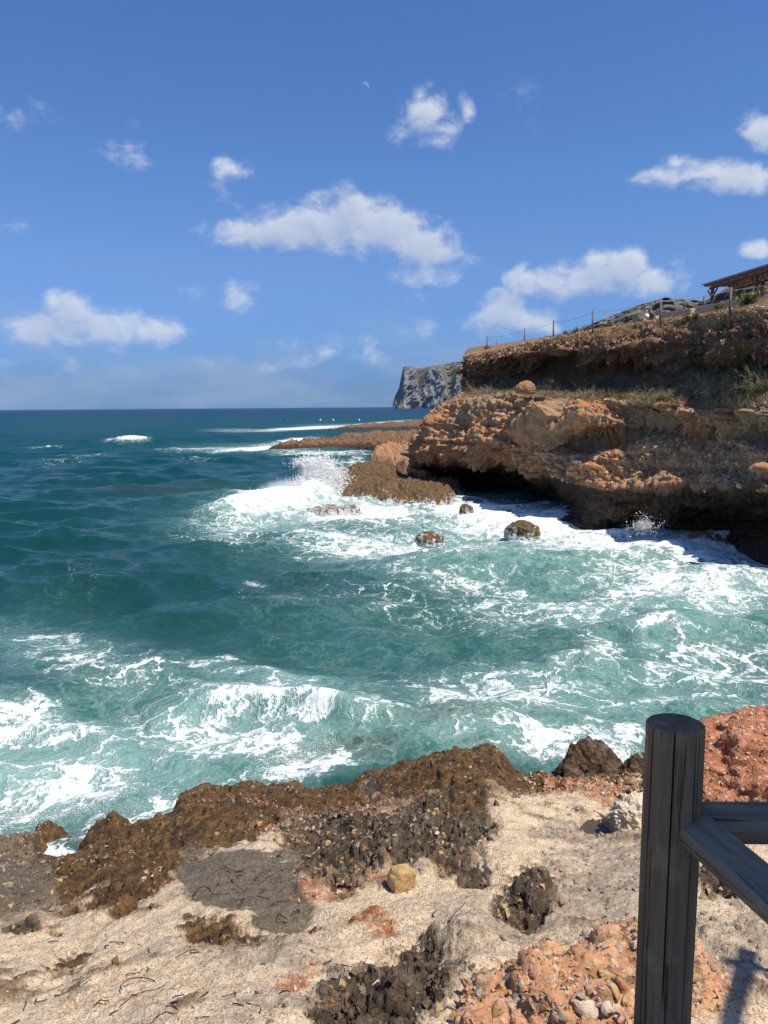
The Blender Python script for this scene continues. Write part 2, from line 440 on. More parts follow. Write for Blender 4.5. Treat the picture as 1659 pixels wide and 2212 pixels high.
def mat_congl(name, base, dk):
    m, g, out = new_mat(name); p = geo(g)
    f1 = g.noise(p, 45, 5, .65); f2 = g.noise(p, 8, 6, .6)
    vb = g.n('ShaderNodeTexVoronoi', {'Vector': g.v('ADD', p, g.v('MULTIPLY', g.n('ShaderNodeTexNoise', {'Vector': p, 'Scale': 14.0}).outputs[1], (.05, .05, .05))), 'Scale': 30.0})
    bsep = g.n('ShaderNodeSeparateColor', {0: vb.outputs[1]})
    c = g.ramp(f2, [(.3, dk), (.48, base), (.68, tuple(min(.75, x * 1.25 + .07) for x in base))])
    peb = g.m('MULTIPLY', g.sstep(bsep.outputs[0], .5, .55), g.m('SUBTRACT', 1.0, g.sstep(vb.outputs[0], .30, .42)))
    c = g.mix(g.m('MULTIPLY', peb, .8 if base[0] > .2 else .12), c, g.ramp(bsep.outputs[1], [(0, (.44, .20, .10)), (.35, (.55, .40, .26)), (.75, (.64, .50, .38)), (1, (.34, .25, .18))]))
    c = g.mix(g.m('MULTIPLY', g.sstep(f1, .58, .7), .5), c, dk)
    hgt = g.m('SUBTRACT', g.m('MULTIPLY', f1, .8), g.m('MULTIPLY', vb.outputs[0], .5))
    finish(g, out, c, .85, hgt, .3, .02, 1.0); return m


def mat_stone(name, a, b, sc=24):
    m, g, out = new_mat(name)
    oi = g.n('ShaderNodeObjectInfo'); p = g.v('ADD', geo(g), g.v('MULTIPLY', oi.outputs['Location'], (3, 3, 3)))
    f = g.noise(p, sc, 6, .65); f2 = g.noise(p, sc * 5, 3, .6)
    c = g.mix(g.sstep(f, .35, .66), a, b)
    c = g.mix(g.m('MULTIPLY', g.sstep(f2, .58, .7), .4), c, tuple(x * .45 for x in a))
    finish(g, out, c, .8, g.m('ADD', f, g.m('MULTIPLY', f2, .4)), .3, .012, .9); return m


def mat_plain(name, a, b, sc=8, rough=.8, stretch=(1, 1, 1), bd=.01, spec=.3, trans=0):
    m, g, out = new_mat(name); p = g.v('MULTIPLY', geo(g), stretch)
    f = g.noise(p, sc, 5, .6)
    finish(g, out, g.mix(g.sstep(f, .3, .7), a, b), rough, f, spec, bd, .6); return m


def mat_leaf(name, a, b):
    m, g, out = new_mat(name); p = geo(g)
    f = g.noise(p, 3.0, 3, .6)
    col = g.mix(g.sstep(f, .35, .65), a, b)
    d = g.n('ShaderNodeBsdfPrincipled', {'Base Color': col, 'Roughness': .6, 'Specular IOR Level': .3})
    tr = g.n('ShaderNodeBsdfTranslucent', {'Color': col})
    mx = g.n('ShaderNodeMixShader', {0: .3, 1: d.outputs[0], 2: tr.outputs[0]})
    g.t.links.new(mx.outputs[0], out.inputs[0]); return m


def mat_wood(name, a, b, axis):
    m, g, out = new_mat(name)
    p = g.n('ShaderNodeTexCoord').outputs['Object']
    st = [40, 40, 40]; st[axis] = 1.6
    f = g.noise(g.v('MULTIPLY', p, tuple(st)), 1.0, 6, .65, .25)
    st2 = [120, 120, 120]; st2[axis] = 3.0
    f2 = g.noise(g.v('MULTIPLY', p, tuple(st2)), 1.0, 4, .6, .1)
    st3 = [9, 9, 9]; st3[axis] = 1.2
    f3 = g.noise(g.v('MULTIPLY', p, tuple(st3)), 1.0, 4, .5, .1)
    c = g.mix(g.sstep(f, .35, .65), a, b)
    c = g.mix(g.m('MULTIPLY', g.sstep(f3, .45, .65), .45), c, tuple(x * .62 for x in a))
    crk = g.sstep(f2, .62, .70)
    c = g.mix(g.m('MULTIPLY', crk, .6), c, tuple(x * .3 for x in a))
    hgt = g.m('SUBTRACT', g.m('MULTIPLY', f, .6), crk)
    f4 = g.noise(g.v('MULTIPLY', p, (16, 16, 7)), 1.0, 5, .65); c = g.mix(g.m('MULTIPLY', g.sstep(f4, .52, .66), .5), c, tuple(min(1, x * 1.5) for x in b))
    finish(g, out, c, .85, hgt, .2, .006, 1.0); return m


def mat_sea():
    m, g, out = new_mat('sea_water'); p = geo(g)
    foam = g.attr('foam'); aer = g.attr('aer'); dist = g.attr('far'); crest = g.attr('crest')
    deep = g.attr('deep')
    p2 = g.v('MULTIPLY', p, (1, 1, 0))
    wv = g.n('ShaderNodeTexNoise', {'Vector': p2, 'Scale': .8, 'Detail': 4.0, 'Roughness': .6}).outputs[1]
    wv2 = g.n('ShaderNodeTexNoise', {'Vector': p2, 'Scale': 3.6, 'Detail': 3.0, 'Roughness': .6}).outputs[1]
    pw = g.v('ADD', p2, g.v('MULTIPLY', g.v('SUBTRACT', wv, (.5, .5, .5)), (2.2, 2.2, 0)))
    pw = g.v('ADD', pw, g.v('MULTIPLY', g.v('SUBTRACT', wv2, (.5, .5, .5)), (.5, .5, 0)))
    e1 = g.voro(pw, 1.15, 'DISTANCE_TO_EDGE'); e2 = g.voro(pw, 3.0, 'DISTANCE_TO_EDGE'); e3 = g.voro(pw, 7.5, 'DISTANCE_TO_EDGE')
    nb = g.noise(pw, .75, 6, .62); nf = g.noise(p2, 6.5, 5, .68, .8)
    l1 = g.m('SUBTRACT', 1.0, g.sstep(e1, 0.0, .16)); l2 = g.m('SUBTRACT', 1.0, g.sstep(e2, 0.0, .20)); l3 = g.m('SUBTRACT', 1.0, g.sstep(e3, 0.0, .25))
    lace = g.m('ADD', g.m('MULTIPLY', l1, .38), g.m('ADD', g.m('MULTIPLY', l2, .36), g.m('MULTIPLY', l3, .22)))
    pat = g.m('ADD', lace, g.m('ADD', g.m('MULTIPLY', g.m('SUBTRACT', nb, .5), 1.25), g.m('MULTIPLY', g.m('SUBTRACT', nf, .5), 1.05)))
    val = g.m('MULTIPLY_ADD', foam, 1.75, g.m('SUBTRACT', pat, 1.20))
    ff = g.sstep(val, -.03, .50)
    soft = g.m('MULTIPLY', g.sstep(val, -.85, .25), .70)     # thin dissolved foam veil
    # body colour: deep blue far away, teal nearer, milky turquoise where air is mixed in
    pn = g.noise(g.v('MULTIPLY', p2, (.02, .05, 0)), 1.0, 5, .6)
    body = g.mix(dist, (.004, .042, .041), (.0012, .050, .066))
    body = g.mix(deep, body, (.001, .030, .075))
    body = g.mix(g.m('MULTIPLY', g.sstep(pn, .52, .68), .40), body, (.010, .030, .044))
    body = g.mix(aer, body, g.mix(g.sstep(foam, .45, .9), (.068, .205, .180), (.18, .35, .325)))
    body = g.mix(g.attr('murk'), body, (.055, .050, .035))
    fcol = g.mix(g.sstep(val, .0, .8), (.36, .54, .53), (.74, .775, .79))
    veil = g.m('MULTIPLY', soft, aer)
    body = g.mix(veil, body, (.33, .50, .475))
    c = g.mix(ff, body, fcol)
    rough = g.m('MULTIPLY_ADD', ff, .75, .10)
    rough = g.m('ADD', rough, g.m('MULTIPLY', dist, .24), clamp=True)
    b1 = g.noise(g.v('MULTIPLY', p2, (1.0, 1.6, 0)), 1.7, 5, .6, .3); b2 = g.noise(p2, 9.0, 4, .6)
    b3 = g.noise(g.v('MULTIPLY', p2, (.22, .5, 0)), 1.0, 6, .6, .3)
    bh = g.m('ADD', g.m('MULTIPLY', b1, .16), g.m('MULTIPLY', b2, .022))
    bh = g.m('ADD', bh, g.m('MULTIPLY', b3, g.m('MULTIPLY', dist, .9)))
    bh = g.m('ADD', bh, g.m('MULTIPLY', ff, g.m('MULTIPLY_ADD', nf, .05, .035)))
    bp = g.n('ShaderNodeBump', {'Height': bh, 'Distance': 1.0, 'Strength': .75})
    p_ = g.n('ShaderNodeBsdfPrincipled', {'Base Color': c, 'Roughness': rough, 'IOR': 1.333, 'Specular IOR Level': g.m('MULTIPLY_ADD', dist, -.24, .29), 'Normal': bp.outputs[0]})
    g.t.links.new(p_.outputs[0], out.inputs[0]); return m


M_CLIFF, M_SHELF, M_SPIT, M_CAPE, M_GROUND, M_SEA = mat_cliff(), mat_shelf(), mat_spit(), mat_cape(), mat_ground(), mat_sea()
M_PINK = mat_congl('pink_conglomerate', (.47, .25, .135), (.16, .095, .055))
M_RED = mat_congl('red_conglomerate', (.35, .14, .068), (.13, .05, .026))
M_PALE = mat_stone('pale_pitted', (.40, .34, .25), (.68, .60, .47), 16)
M_KARST = mat_congl('black_karst', (.075, .046, .022), (.022, .014, .008))
STONES = [mat_stone('stone_pale', (.42, .33, .25), (.60, .50, .40)), mat_stone('stone_grey', (.19, .165, .135), (.34, .29, .24)),
          mat_stone('stone_ochre', (.38, .24, .10), (.50, .36, .19)), mat_stone('stone_rose', (.38, .21, .14), (.52, .33, .23)),
          mat_stone('stone_rust', (.30, .12, .05), (.44, .21, .10)), mat_stone('stone_black', (.045, .038, .03), (.12, .10, .08))]
M_LEAF = mat_leaf('green_leaf', (.06, .10, .018), (.16, .20, .035))
M_LEAF2 = mat_leaf('olive_leaf', (.075, .085, .03), (.17, .16, .07))
M_TWIG = mat_plain('dry_twig', (.20, .15, .10), (.36, .29, .21), 6)
M_STRAW = mat_leaf('dry_straw', (.19, .155, .08), (.34, .27, .15))
M_WEED = mat_plain('dry_seaweed', (.022, .013, .010), (.06, .034, .024), 20, .55)
M_POSTG = mat_wood('grey_post_wood', (.13, .115, .095), (.22, .20, .165), 2)
M_ROPE = mat_plain('rope', (.30, .28, .25), (.5, .47, .42), 30)
M_WALL = mat_plain('terrace_plaster', (.40, .31, .24), (.52, .42, .33), 3)
M_CAP = mat_plain('wall_cap', (.55, .44, .33), (.66, .55, .43), 3)
M_TIMB = mat_wood('pergola_timber', (.10, .062, .042), (.19, .125, .085), 2)
M_REED = mat_plain('reed_roof', (.13, .085, .055), (.25, .17, .11), 10)


# ------------------------------------------------------------------ sea
def plane_mask(px, py, lst):
    """lst of (cx, cy, rx, ry, rot_deg, amp): soft ellipses"""
    m = np.zeros_like(px)
    for (cx, cy, rx, ry, rot, amp) in lst:
        c, s = math.cos(R(rot)), math.sin(R(rot))
        dx, dy = px - cx, py - cy
        a, b = (dx * c + dy * s) / rx, (-dx * s + dy * c) / ry
        m = np.maximum(m, amp * np.exp(-(a * a + b * b)))
    return m


def build_sea():
    cols = 680
    tb = np.tan(np.linspace(-math.atan(.66), math.atan(.66), cols))
    pys = np.concatenate([np.linspace(2130, 1260, 330), np.linspace(1258, 900, 240)])
    D = np.array([at_z(CX, y, 0)[1] for y in pys])
    Dfar = np.geomspace(D[-1] * 1.03, 13000, 70)
    D = np.concatenate([D, Dfar])
    X = D[:, None] * tb[None, :]; Y = np.repeat(D[:, None], cols, 1)
    P0 = np.stack([X, Y, np.zeros_like(X)], -1)
    px, py = proj(P0)
    # directional swell and chop
    H = np.zeros_like(X); DX = np.zeros_like(X); DY = np.zeros_like(X); CRV = np.zeros_like(X)
    r2 = np.random.default_rng(5)
    fade = np.clip(1.2 - Y / 700, .0, 1)
    cell = np.maximum(np.gradient(Y, axis=0), .02)
    for lam, amp, n, spr in ((16, .09, 3, .25), (8.5, .085, 5, .45), (4.3, .046, 7, .6), (2.2, .022, 9, .8), (1.1, .010, 9, 1.0)):
        for _ in range(n):
            L = lam * r2.uniform(.75, 1.3); th = -1.37 + r2.normal(0, spr); k = 2 * math.pi / L
            kx, ky = math.cos(th) * k, math.sin(th) * k
            ph = kx * X + ky * Y + r2.uniform(0, 6.28)
            a = amp * r2.uniform(.6, 1.2) * np.clip(L / (cell * 3.0), 0, 1) * fade
            c, s = np.cos(ph), np.sin(ph)
            H += a * c; DX -= math.cos(th) * a * s * .9; DY -= math.sin(th) * a * s * .9
            CRV += a * k * c
    n1, n2, n3 = gnoise(P0, [dict(k='n', scale=.10, det=3), dict(k='n', scale=(.45, .9, 1), det=4, ro=.55), dict(k='n', scale=1.3, det=5, ro=.6)])
    n1, n2, n3 = (a.reshape(X.shape) for a in (n1, n2, n3))
    H *= (.55 + n1 * 1.0)
    # lively broken water in the cove and along the near shore
    rough = plane_mask(px, py, [(1400, 1250, 420, 140, 0, 1), (900, 1130, 400, 70, 0, 1), (200, 1640, 420, 130, 0, .9), (1150, 1500, 420, 130, 0, .55)])
    H += rough * ((n2 - .5) * .50 + (n3 - .5) * .26)
    # breaking crest in the middle distance of the bay
    def crest_line(pts, hgt, back, front):
        W = np.array([at_z(a, b, .3)[:2] for a, b in pts])
        best = np.full(X.shape, 1e9); sd = np.zeros(X.shape); tt = np.zeros(X.shape)
        Ltot = np.sum(np.linalg.norm(np.diff(W, axis=0), axis=1)); acc = 0
        sub = (Y < W[:, 1].max() + 8) & (Y > W[:, 1].min() - 8)
        for A, B in zip(W[:-1], W[1:]):
            d = B - A; L = np.linalg.norm(d); d = d / L
            qx, qy = X - A[0], Y - A[1]
            t = np.clip(qx * d[0] + qy * d[1], 0, L)
            vx, vy = qx - t * d[0], qy - t * d[1]
            dist = np.hypot(vx, vy); sgn = np.sign(-d[1] * qx + d[0] * qy)
            u = dist < best
            best = np.where(u, dist, best); sd = np.where(u, sgn * dist, sd); tt = np.where(u, (acc + t) / Ltot, tt); acc += L
        best = np.where(sub, best, 1e9)
        wob = (n3 - .5) * .5
        q = sd + wob
        pr = np.where(q > 0, np.exp(-(q / back) ** 2), np.exp(-(q / front) ** 2)) * (best < 6)
        env = np.sin(np.clip(tt, 0, 1) * math.pi) ** .6
        fo = np.where(q > -.12, np.exp(-(np.maximum(q, 0) / (back * .36)) ** 2), np.exp(-((q + .12) / (front * (1.1 if hgt >= .7 else .35))) ** 2)) * (best < 6) * env
        return hgt * pr * env, fo
    foam_c = np.zeros_like(X)
    for pts, hg, bk, fr in (([(310, 1520), (430, 1498), (540, 1494), (640, 1506), (740, 1526), (880, 1536)], .55, 1.3, .38),
                            ([(470, 1435), (545, 1425), (620, 1452), (760, 1470)], .12, .6, .4),
                            ([(1350, 1360), (1440, 1345), (1520, 1362)], .36, 1.0, .35),
                            ([(400, 1105), (520, 1092), (640, 1085), (735, 1060)], 1.2, 1.5, .7),
                            ([(1170, 1420), (1260, 1405), (1330, 1440)], .22, .8, .35),
                            ([(232, 954), (300, 954), (314, 956)], 1.3, 5.0, 2.4),
                            ([(60, 968), (135, 964)], .45, 2.0, 1.2),
                            ([(0, 1545), (150, 1535), (300, 1560)], .08, .6, .3),
                            ([(1000, 1325), (1060, 1312), (1100, 1330)], .18, .6, .3),
                            ([(1470, 1500), (1560, 1480), (1680, 1490)], .22, .8, .35)):
        h, fo = crest_line(pts, hg, bk, fr); H += h; foam_c = np.maximum(foam_c, fo * (1.0 if hg > 1 else .75 if hg > .3 else .5))
    V = np.stack([X + DX, Y + DY, H], -1)
    # foam densities (real patches of surf)
    fm = plane_mask(px, py, [
        (120, 1660, 330, 95, -5, .73), (330, 1740, 240, 60, -15, .70), (0, 1790, 220, 60, 0, .78), (60, 1560, 330, 55, 5, .78), (480, 1590, 260, 65, 10, .80),
        (640, 1660, 190, 40, -8, .76), (110, 1830, 80, 40, 0, .9), (230, 1450, 260, 65, 10, .60), (90, 1370, 130, 40, 5, .56), (640, 1540, 400, 65, 5, .60),
        (650, 1500, 260, 22, 5, .58), (480, 1440, 90, 25, -15, .6), (520, 1460, 120, 30, -4, .55),
        (1200, 1610, 190, 55, 5, .74), (1330, 1610, 150, 60, 0, .74), (1000, 1600, 160, 30, -5, .55), (1560, 1570, 140, 30, 10, .72), (1100, 1500, 420, 80, 3, .63),
        (1550, 1440, 280, 95, 0, .62), (1300, 1410, 110, 45, 20, .62), (1460, 1500, 260, 22, -6, .62), (1250, 1310, 430, 65, 0, .62), (1500, 1260, 330, 75, 3, .78), (900, 1300, 300, 40, 5, .46),
        (1500, 1180, 330, 60, 8, .84), (1150, 1130, 330, 55, 3, .88), (1300, 1170, 260, 55, 3, .85), (800, 1110, 210, 40, 0, .88), (850, 1180, 330, 45, 3, .76), (620, 1085, 200, 38, -10, .95),
        (560, 1110, 170, 30, -10, .7), (500, 1160, 150, 40, 5, .52), (450, 1130, 110, 20, 0, .45), (1640, 1200, 90, 30, 15, .85), (1010, 1100, 160, 22, 0, .95),
        (560, 968, 130, 7, -4, .95), (440, 970, 150, 6, -2, .60), (640, 952, 60, 7, -6, .95), (700, 978, 150, 6, 0, .7), (660, 925, 150, 4.5, -3, .9), (800, 917, 110, 4.5, -5, 1.0), (520, 930, 130, 7, 0, .5),
        (270, 952, 42, 7, 0, 1.25), (90, 966, 60, 3.5, -2, .62), (200, 985, 110, 8, 0, .42), (740, 1000, 60, 10, 0, .6), (120, 1000, 130, 10, -4, .34), (420, 995, 90, 8, 0, .36),
        (290, 1095, 60, 12, 0, .2), (545, 1258, 40, 6, 10, .58), (760, 920, 200, 9, 0, .45), (600, 1300, 300, 40, 0, .24), (150, 1230, 250, 90, 0, .2), (1000, 1255, 300, 40, 5, .52), (770, 1000, 30, 20, 0, .7)])
    whit = sst(.72, .82, n2) * sst(60, 140, Y) * .28
    cr = sst(.22, .55, CRV) * .16 * np.clip(fm * 2.2, .25, 1.0)
    foam = np.clip(np.maximum(fm, foam_c) + cr + whit * (Y < 1500), 0, 1.05)
    aer = plane_mask(px, py, [(150, 1640, 520, 130, 0, .95), (550, 1560, 520, 110, 5, .72), (1300, 1520, 540, 170, 0, .66), (1450, 1300, 450, 160, 0, .80), (1150, 1180, 480, 90, 0, .9),
                              (700, 1100, 260, 50, -5, .95), (620, 1480, 320, 60, 0, .62), (60, 1400, 260, 90, 0, .45), (900, 1380, 500, 110, 0, .35), (580, 968, 160, 10, 0, .5), (1000, 1600, 500, 80, 0, .6)])
    aer = np.clip(aer * (.70 + n1 * .6) + foam_c * .3, 0, 1)
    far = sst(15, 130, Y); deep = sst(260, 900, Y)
    murk = plane_mask(px, py, [(960, 1575, 90, 20, 0, .8), (1080, 1625, 80, 18, 0, .5), (690, 1105, 110, 14, 0, .7), (1600, 1195, 80, 12, 5, .75), (760, 1625, 110, 22, 0, .8),
                               (1180, 1150, 70, 8, 0, .4), (850, 1215, 150, 7, 0, .25), (330, 1055, 180, 12, 0, .30), (150, 1795, 130, 25, -10, .6), (300, 1745, 80, 16, 0, .6)])
    me = raw_mesh('sea', V.reshape(-1, 3), grid_faces(*X.shape), dict(foam=foam, aer=aer, far=far, crest=CRV, deep=deep, murk=murk))
    link('sea', me, M_SEA, kind='structure')
    return


build_sea()


# ------------------------------------------------------------------ near cliff
def Z1(zx, zy):
    return 823 + .504 * zx, 521 + .504 * zy


NET = [  # right to left; (zx, zy, distance) | 'z'
    [(2300, 11.6, 64, 'z'), (2280, 11.2, 42, 'z'), (2250, 245, 34), (2250, 400, 33.3), (2250, 530, 34.2), (2250, 565, 33.7), (2250, 630, 32.3), (2250, 710, 31), (2250, 795, 30.8), (2250, 850, 31.4), (2250, 945, 31), (2250, 1085, 29.8), (2250, 1230, 33), (2250, 1430, 0, 'w')],
    [(1659, 12.0, 70, 'z'), (1659, 11.1, 42, 'z'), (1659, 282, 36), (1659, 420, 35.0), (1659, 530, 36), (1659, 560, 35.5), (1659, 620, 34), (1659, 705, 32.5), (1659, 790, 32.3), (1659, 845, 32.9), (1659, 930, 32.3), (1659, 1065, 31), (1659, 1190, 36.5), (1659, 1375, 0, 'w')],
    [(1400, 12.0, 76, 'z'), (1400, 11.1, 48, 'z'), (1400, 308, 41), (1400, 430, 39.7), (1400, 545, 41), (1400, 570, 40.4), (1400, 640, 38.3), (1400, 705, 36.5), (1400, 790, 36), (1400, 838, 37.4), (1400, 900, 36), (1400, 1050, 34.2), (1400, 1180, 39), (1400, 1270, 0, 'w')],
    [(1150, 12.0, 82, 'z'), (1150, 11.1, 52, 'z'), (1150, 338, 45), (1150, 440, 43.3), (1150, 570, 45), (1150, 600, 44.4), (1150, 650, 42.2), (1130, 692, 40), (1150, 785, 39.7), (1150, 825, 41.0), (1150, 880, 38.5), (1150, 1060, 36.8), (1150, 1170, 37.8), (1150, 1228, 0, 'w')],
    [(905, 12.0, 88, 'z'), (905, 11.1, 57, 'z'), (905, 378, 48.5), (905, 470, 46.4), (905, 590, 48.4), (905, 612, 47.4), (905, 652, 45.2), (905, 690, 43), (905, 780, 41.4), (905, 880, 42.8), (920, 912, 41), (920, 1060, 39.4), (920, 1150, 39.4), (920, 1224, 0, 'w')],
    [(680, 12.0, 94, 'z'), (680, 11.3, 63, 'z'), (680, 422, 54), (680, 475, 52.3), (680, 590, 56), (680, 612, 54), (680, 637, 50.4), (680, 665, 47), (680, 790, 45.3), (690, 885, 46.2), (690, 905, 44.6), (700, 1010, 43.5), (720, 1105, 53), (720, 1185, 0, 'w')],
    [(520, 12.0, 100, 'z'), (520, 11.5, 70, 'z'), (520, 457, 60), (515, 495, 58.3), (520, 595, 61), (520, 620, 59.4), (520, 642, 56), (500, 660, 52), (500, 770, 49.8), (500, 870, 48.6), (500, 925, 48.9), (520, 980, 50.2), (560, 1050, 59), (560, 1135, 0, 'w')],
    [(400, 12.0, 106, 'z'), (400, 11.7, 76, 'z'), (385, 484, 66), (362, 535, 64.5), (374, 600, 66.4), (380, 625, 65), (370, 650, 61), (335, 676, 56), (322, 775, 53.8), (330, 860, 52.5), (330, 920, 52.8), (340, 970, 55), (380, 1020, 63), (380, 1100, 0, 'w')],
    [(380, 12.0, 110, 'z'), (375, 11.8, 82, 'z'), (358, 497, 70), (343, 575, 69), (352, 605, 70), (355, 645, 69), (305, 678, 65), (238, 716, 61.5), (172, 782, 59.8), (148, 850, 58.2), (140, 915, 58.2), (150, 962, 59.6), (200, 1000, 62), (180, 1060, 0, 'w')],
    [(420, 12.0, 120, 'z'), (430, 11.8, 96, 'z'), (430, 520, 84), (425, 590, 82), (430, 620, 82), (430, 650, 81), (360, 705, 76), (300, 745, 72), (235, 800, 69), (205, 840, 68), (200, 880, 68.5), (210, 930, 69), (240, 960, 71), (230, 1000, 70)],
    [(560, 12.0, 150, 'z'), (570, 11.8, 125, 'z'), (560, 550, 110), (560, 610, 108), (560, 630, 108), (560, 650, 107), (480, 690, 104), (380, 725, 100), (330, 780, 98), (320, 820, 97), (320, 850, 97), (330, 880, 98), (340, 900, 99), (340, 920, 98)],
]


def net_point(e):
    if len(e) == 4 and e[3] == 'z':
        px, _ = Z1(e[0], 0); d = ray(px, 800); h = math.hypot(d[0], d[1])
        return np.array([d[0] / h * e[2], d[1] / h * e[2], e[1]])
    px, py = Z1(e[0], e[1])
    if len(e) == 4:
        return at_z(px, py, -.05)
    return at_d(px, py, e[2])


def catmull(Pn, ts):
    n = len(Pn); i = np.clip(np.floor(ts).astype(int), 0, n - 2); t = (ts - i)
    p0 = Pn[np.clip(i - 1, 0, n - 1)]; p1 = Pn[i]; p2 = Pn[i + 1]; p3 = Pn[np.clip(i + 2, 0, n - 1)]
    t = t.reshape(-1, *([1] * (Pn.ndim - 1)))
    return .5 * ((2 * p1) + (-p0 + p2) * t + (2 * p0 - 5 * p1 + 4 * p2 - p3) * t * t + (-p0 + 3 * p1 - 3 * p2 + p3) * t ** 3)


def build_cliff():
    N = np.array([[net_point(e) for e in row] for row in NET])          # S x 14 x 3
    bot = N[:, -1:].copy(); bot[:, :, 2] -= 1.6; bot[:, :, :2] *= .985
    N = np.concatenate([N, bot], 1)                                      # S x 15
    wcol = [120, 150, 120, 110, 110, 90, 90, 70, 56, 24]
    ts = np.concatenate([i + np.arange(n) / n for i, n in enumerate(wcol)] + [[10.0]])
    A = catmull(N, ts)                                                   # C x 15 x 3
    # jitter the profile along the wall so that ledges and lips wander
    C = A.shape[0]
    s = np.arange(C) / 60.0
    r3 = np.random.default_rng(3)
    wk = [14, 20, 46, 46, 14, 22, 36, 44, 30, 26, 60, 46, 44, 10]
    rows, kk = [], []
    for k, n in enumerate(wk):
        for t in np.arange(n) / n:
            te = t
            rows.append(A[:, k] * (1 - te) + A[:, k + 1] * te); kk.append(k + t)
    rows.append(A[:, -1]); kk.append(14.0)
    V = np.array(rows); kk = np.array(kk)
    for _ in range(5):
        V[1:-1] = .25 * V[:-2] + .5 * V[1:-1] + .25 * V[2:]
    Nn = grid_normals(V)
    if (Nn[200, 300] @ (CAM - V[200, 300])) < 0:
        Nn = -Nn
    for _ in range(8):
        Nn[1:-1] = .25 * Nn[:-2] + .5 * Nn[1:-1] + .25 * Nn[2:]
    n1, n2, n3, nbed, v1, v2, r1, nj, n4 = (a.reshape(V.shape[:2]) for a in gnoise(V, [
        dict(k='n', scale=.20, det=3, ro=.5), dict(k='n', scale=.7, det=5, ro=.6, dist=.3), dict(k='n', scale=2.6, det=5, ro=.65),
        dict(k='n', scale=(.22, .22, 1.9), det=4, ro=.6, dist=.15), dict(k='v', scale=1.05, feat='F1'), dict(k='v', scale=4.2, feat='F1'),
        dict(k='n', scale=.9, det=6, ro=.62, typ='RIDGED_MULTIFRACTAL'), dict(k='n', scale=.33, det=2), dict(k='n', scale=7.0, det=3, ro=.6)]))
    K = kk[:, None] + 0 * n1
    face = sst(1.9, 2.3, K)                       # plateau keeps low relief
    ledge = sst(4.6, 5.2, K) * (1 - sst(6.5, 7.0, K))
    rockf = face * (1 - .72 * ledge)
    v3, v4 = (a.reshape(V.shape[:2]) for a in gnoise(V + ((n2 - .5) * .5)[..., None], [dict(k='v', scale=2.2, seed=21), dict(k='v', scale=7.5, seed=22)]))
    edge = sst(2.05, 2.9, K)
    d = (n1 - .5) * 2.3 * rockf * edge
    d += (n2 - .5) * .8 * (.10 + .90 * rockf * edge)
    d += (sst(.42, .56, nbed) - .5) * .30 * rockf * edge
    vL, = (a.reshape(V.shape[:2]) for a in gnoise(V + ((n1 - .5) * 1.5)[..., None], [dict(k='v', scale=(.5, .5, .62), seed=23)]))
    d += (.48 - vL) * 1.15 * rockf * edge
    d += (.45 - v1) * .70 * rockf * sst(.36, .50, nj) * edge
    d += (.45 - v3) * .50 * rockf * (.4 + .6 * edge)
    d -= sst(.55, .8, r1 / 2.0) * .40 * rockf * edge
    qx_, qy_ = proj(V); blk = plane_mask(qx_, qy_, [(1178, 922, 46, 44, 0, 1.0), (1260, 905, 50, 34, 0, .8), (1430, 885, 60, 22, 0, .7), (1010, 915, 70, 40, 0, .6)]) * sst(6.6, 7.1, K) * (1 - sst(9.0, 9.8, K))
    cr = (.30 + .85 * sst(.40, .58, nj + (n2 - .5) * .35)) * (1 - .72 * blk)          # crumbly beds against sounder rock
    d += (n3 - .5) * .36 * (.2 + .8 * rockf) * cr
    d += (.42 - v2) * .30 * (.25 + .75 * rockf) * cr
    d += (.42 - v4) * .14 * (.3 + .7 * rockf) * cr
    d += (n4 - .5) * .08 * cr
    d *= 1 - .62 * sst(.25, .8, Nn[..., 2])
    d *= 1 - .55 * sst(10.7, 11.3, K)
    V2 = V + Nn * d[..., None]
    # the big rounded block in the middle and the dark hollows under the upper bed
    px, py = proj(V)
    bl = plane_mask(px, py, [(1178, 925, 40, 42, 0, 1.0), (1262, 905, 46, 30, 0, .45)]) * sst(6.8, 7.2, K) * (1 - sst(9.2, 10, K))
    V2 = V2 + Nn * (np.minimum(bl * 1.7, 1.0) * 1.15)[..., None]
    ho = plane_mask(px, py, [(1195, 795, 50, 30, 0, 1.5), (1320, 800, 60, 22, 0, .6), (1440, 912, 60, 16, 0, 1.0), (1535, 880, 60, 18, 0, .5)]) * face * (1 - .8 * ledge)
    V2 = V2 - Nn * (ho * 1.1)[..., None]
    soil = np.clip(sst(4.4, 5.2, K) * (1 - sst(6.6, 7.3, K)) + (1 - sst(1.7, 2.2, K)), 0, 1) * sst(.3, .6, n2 + .15)
    algae_shade = np.maximum((1 - sst(.9, 2.4, V2[..., 2] + (n2 - .5) * 1.6)) * sst(9, 11, K), sst(10.85, 11.15, K + (n2 - .5) * .3))  # algal film near the water; lip and cave shade put into the colour
    me = raw_mesh('cliff', V2.reshape(-1, 3), grid_faces(*V2.shape[:2]), dict(soil=soil, algae_shade=algae_shade, earth=sst(2.15, 2.6, K + (n2 - .5) * .5) * (1 - sst(4.5, 4.9, K)) * sst(.25, .5, n1 + .1)))
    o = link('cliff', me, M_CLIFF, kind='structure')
    return o, V2, Nn, kk, px, py


CLIFF, CV, CN, CK, CPX, CPY = build_cliff()


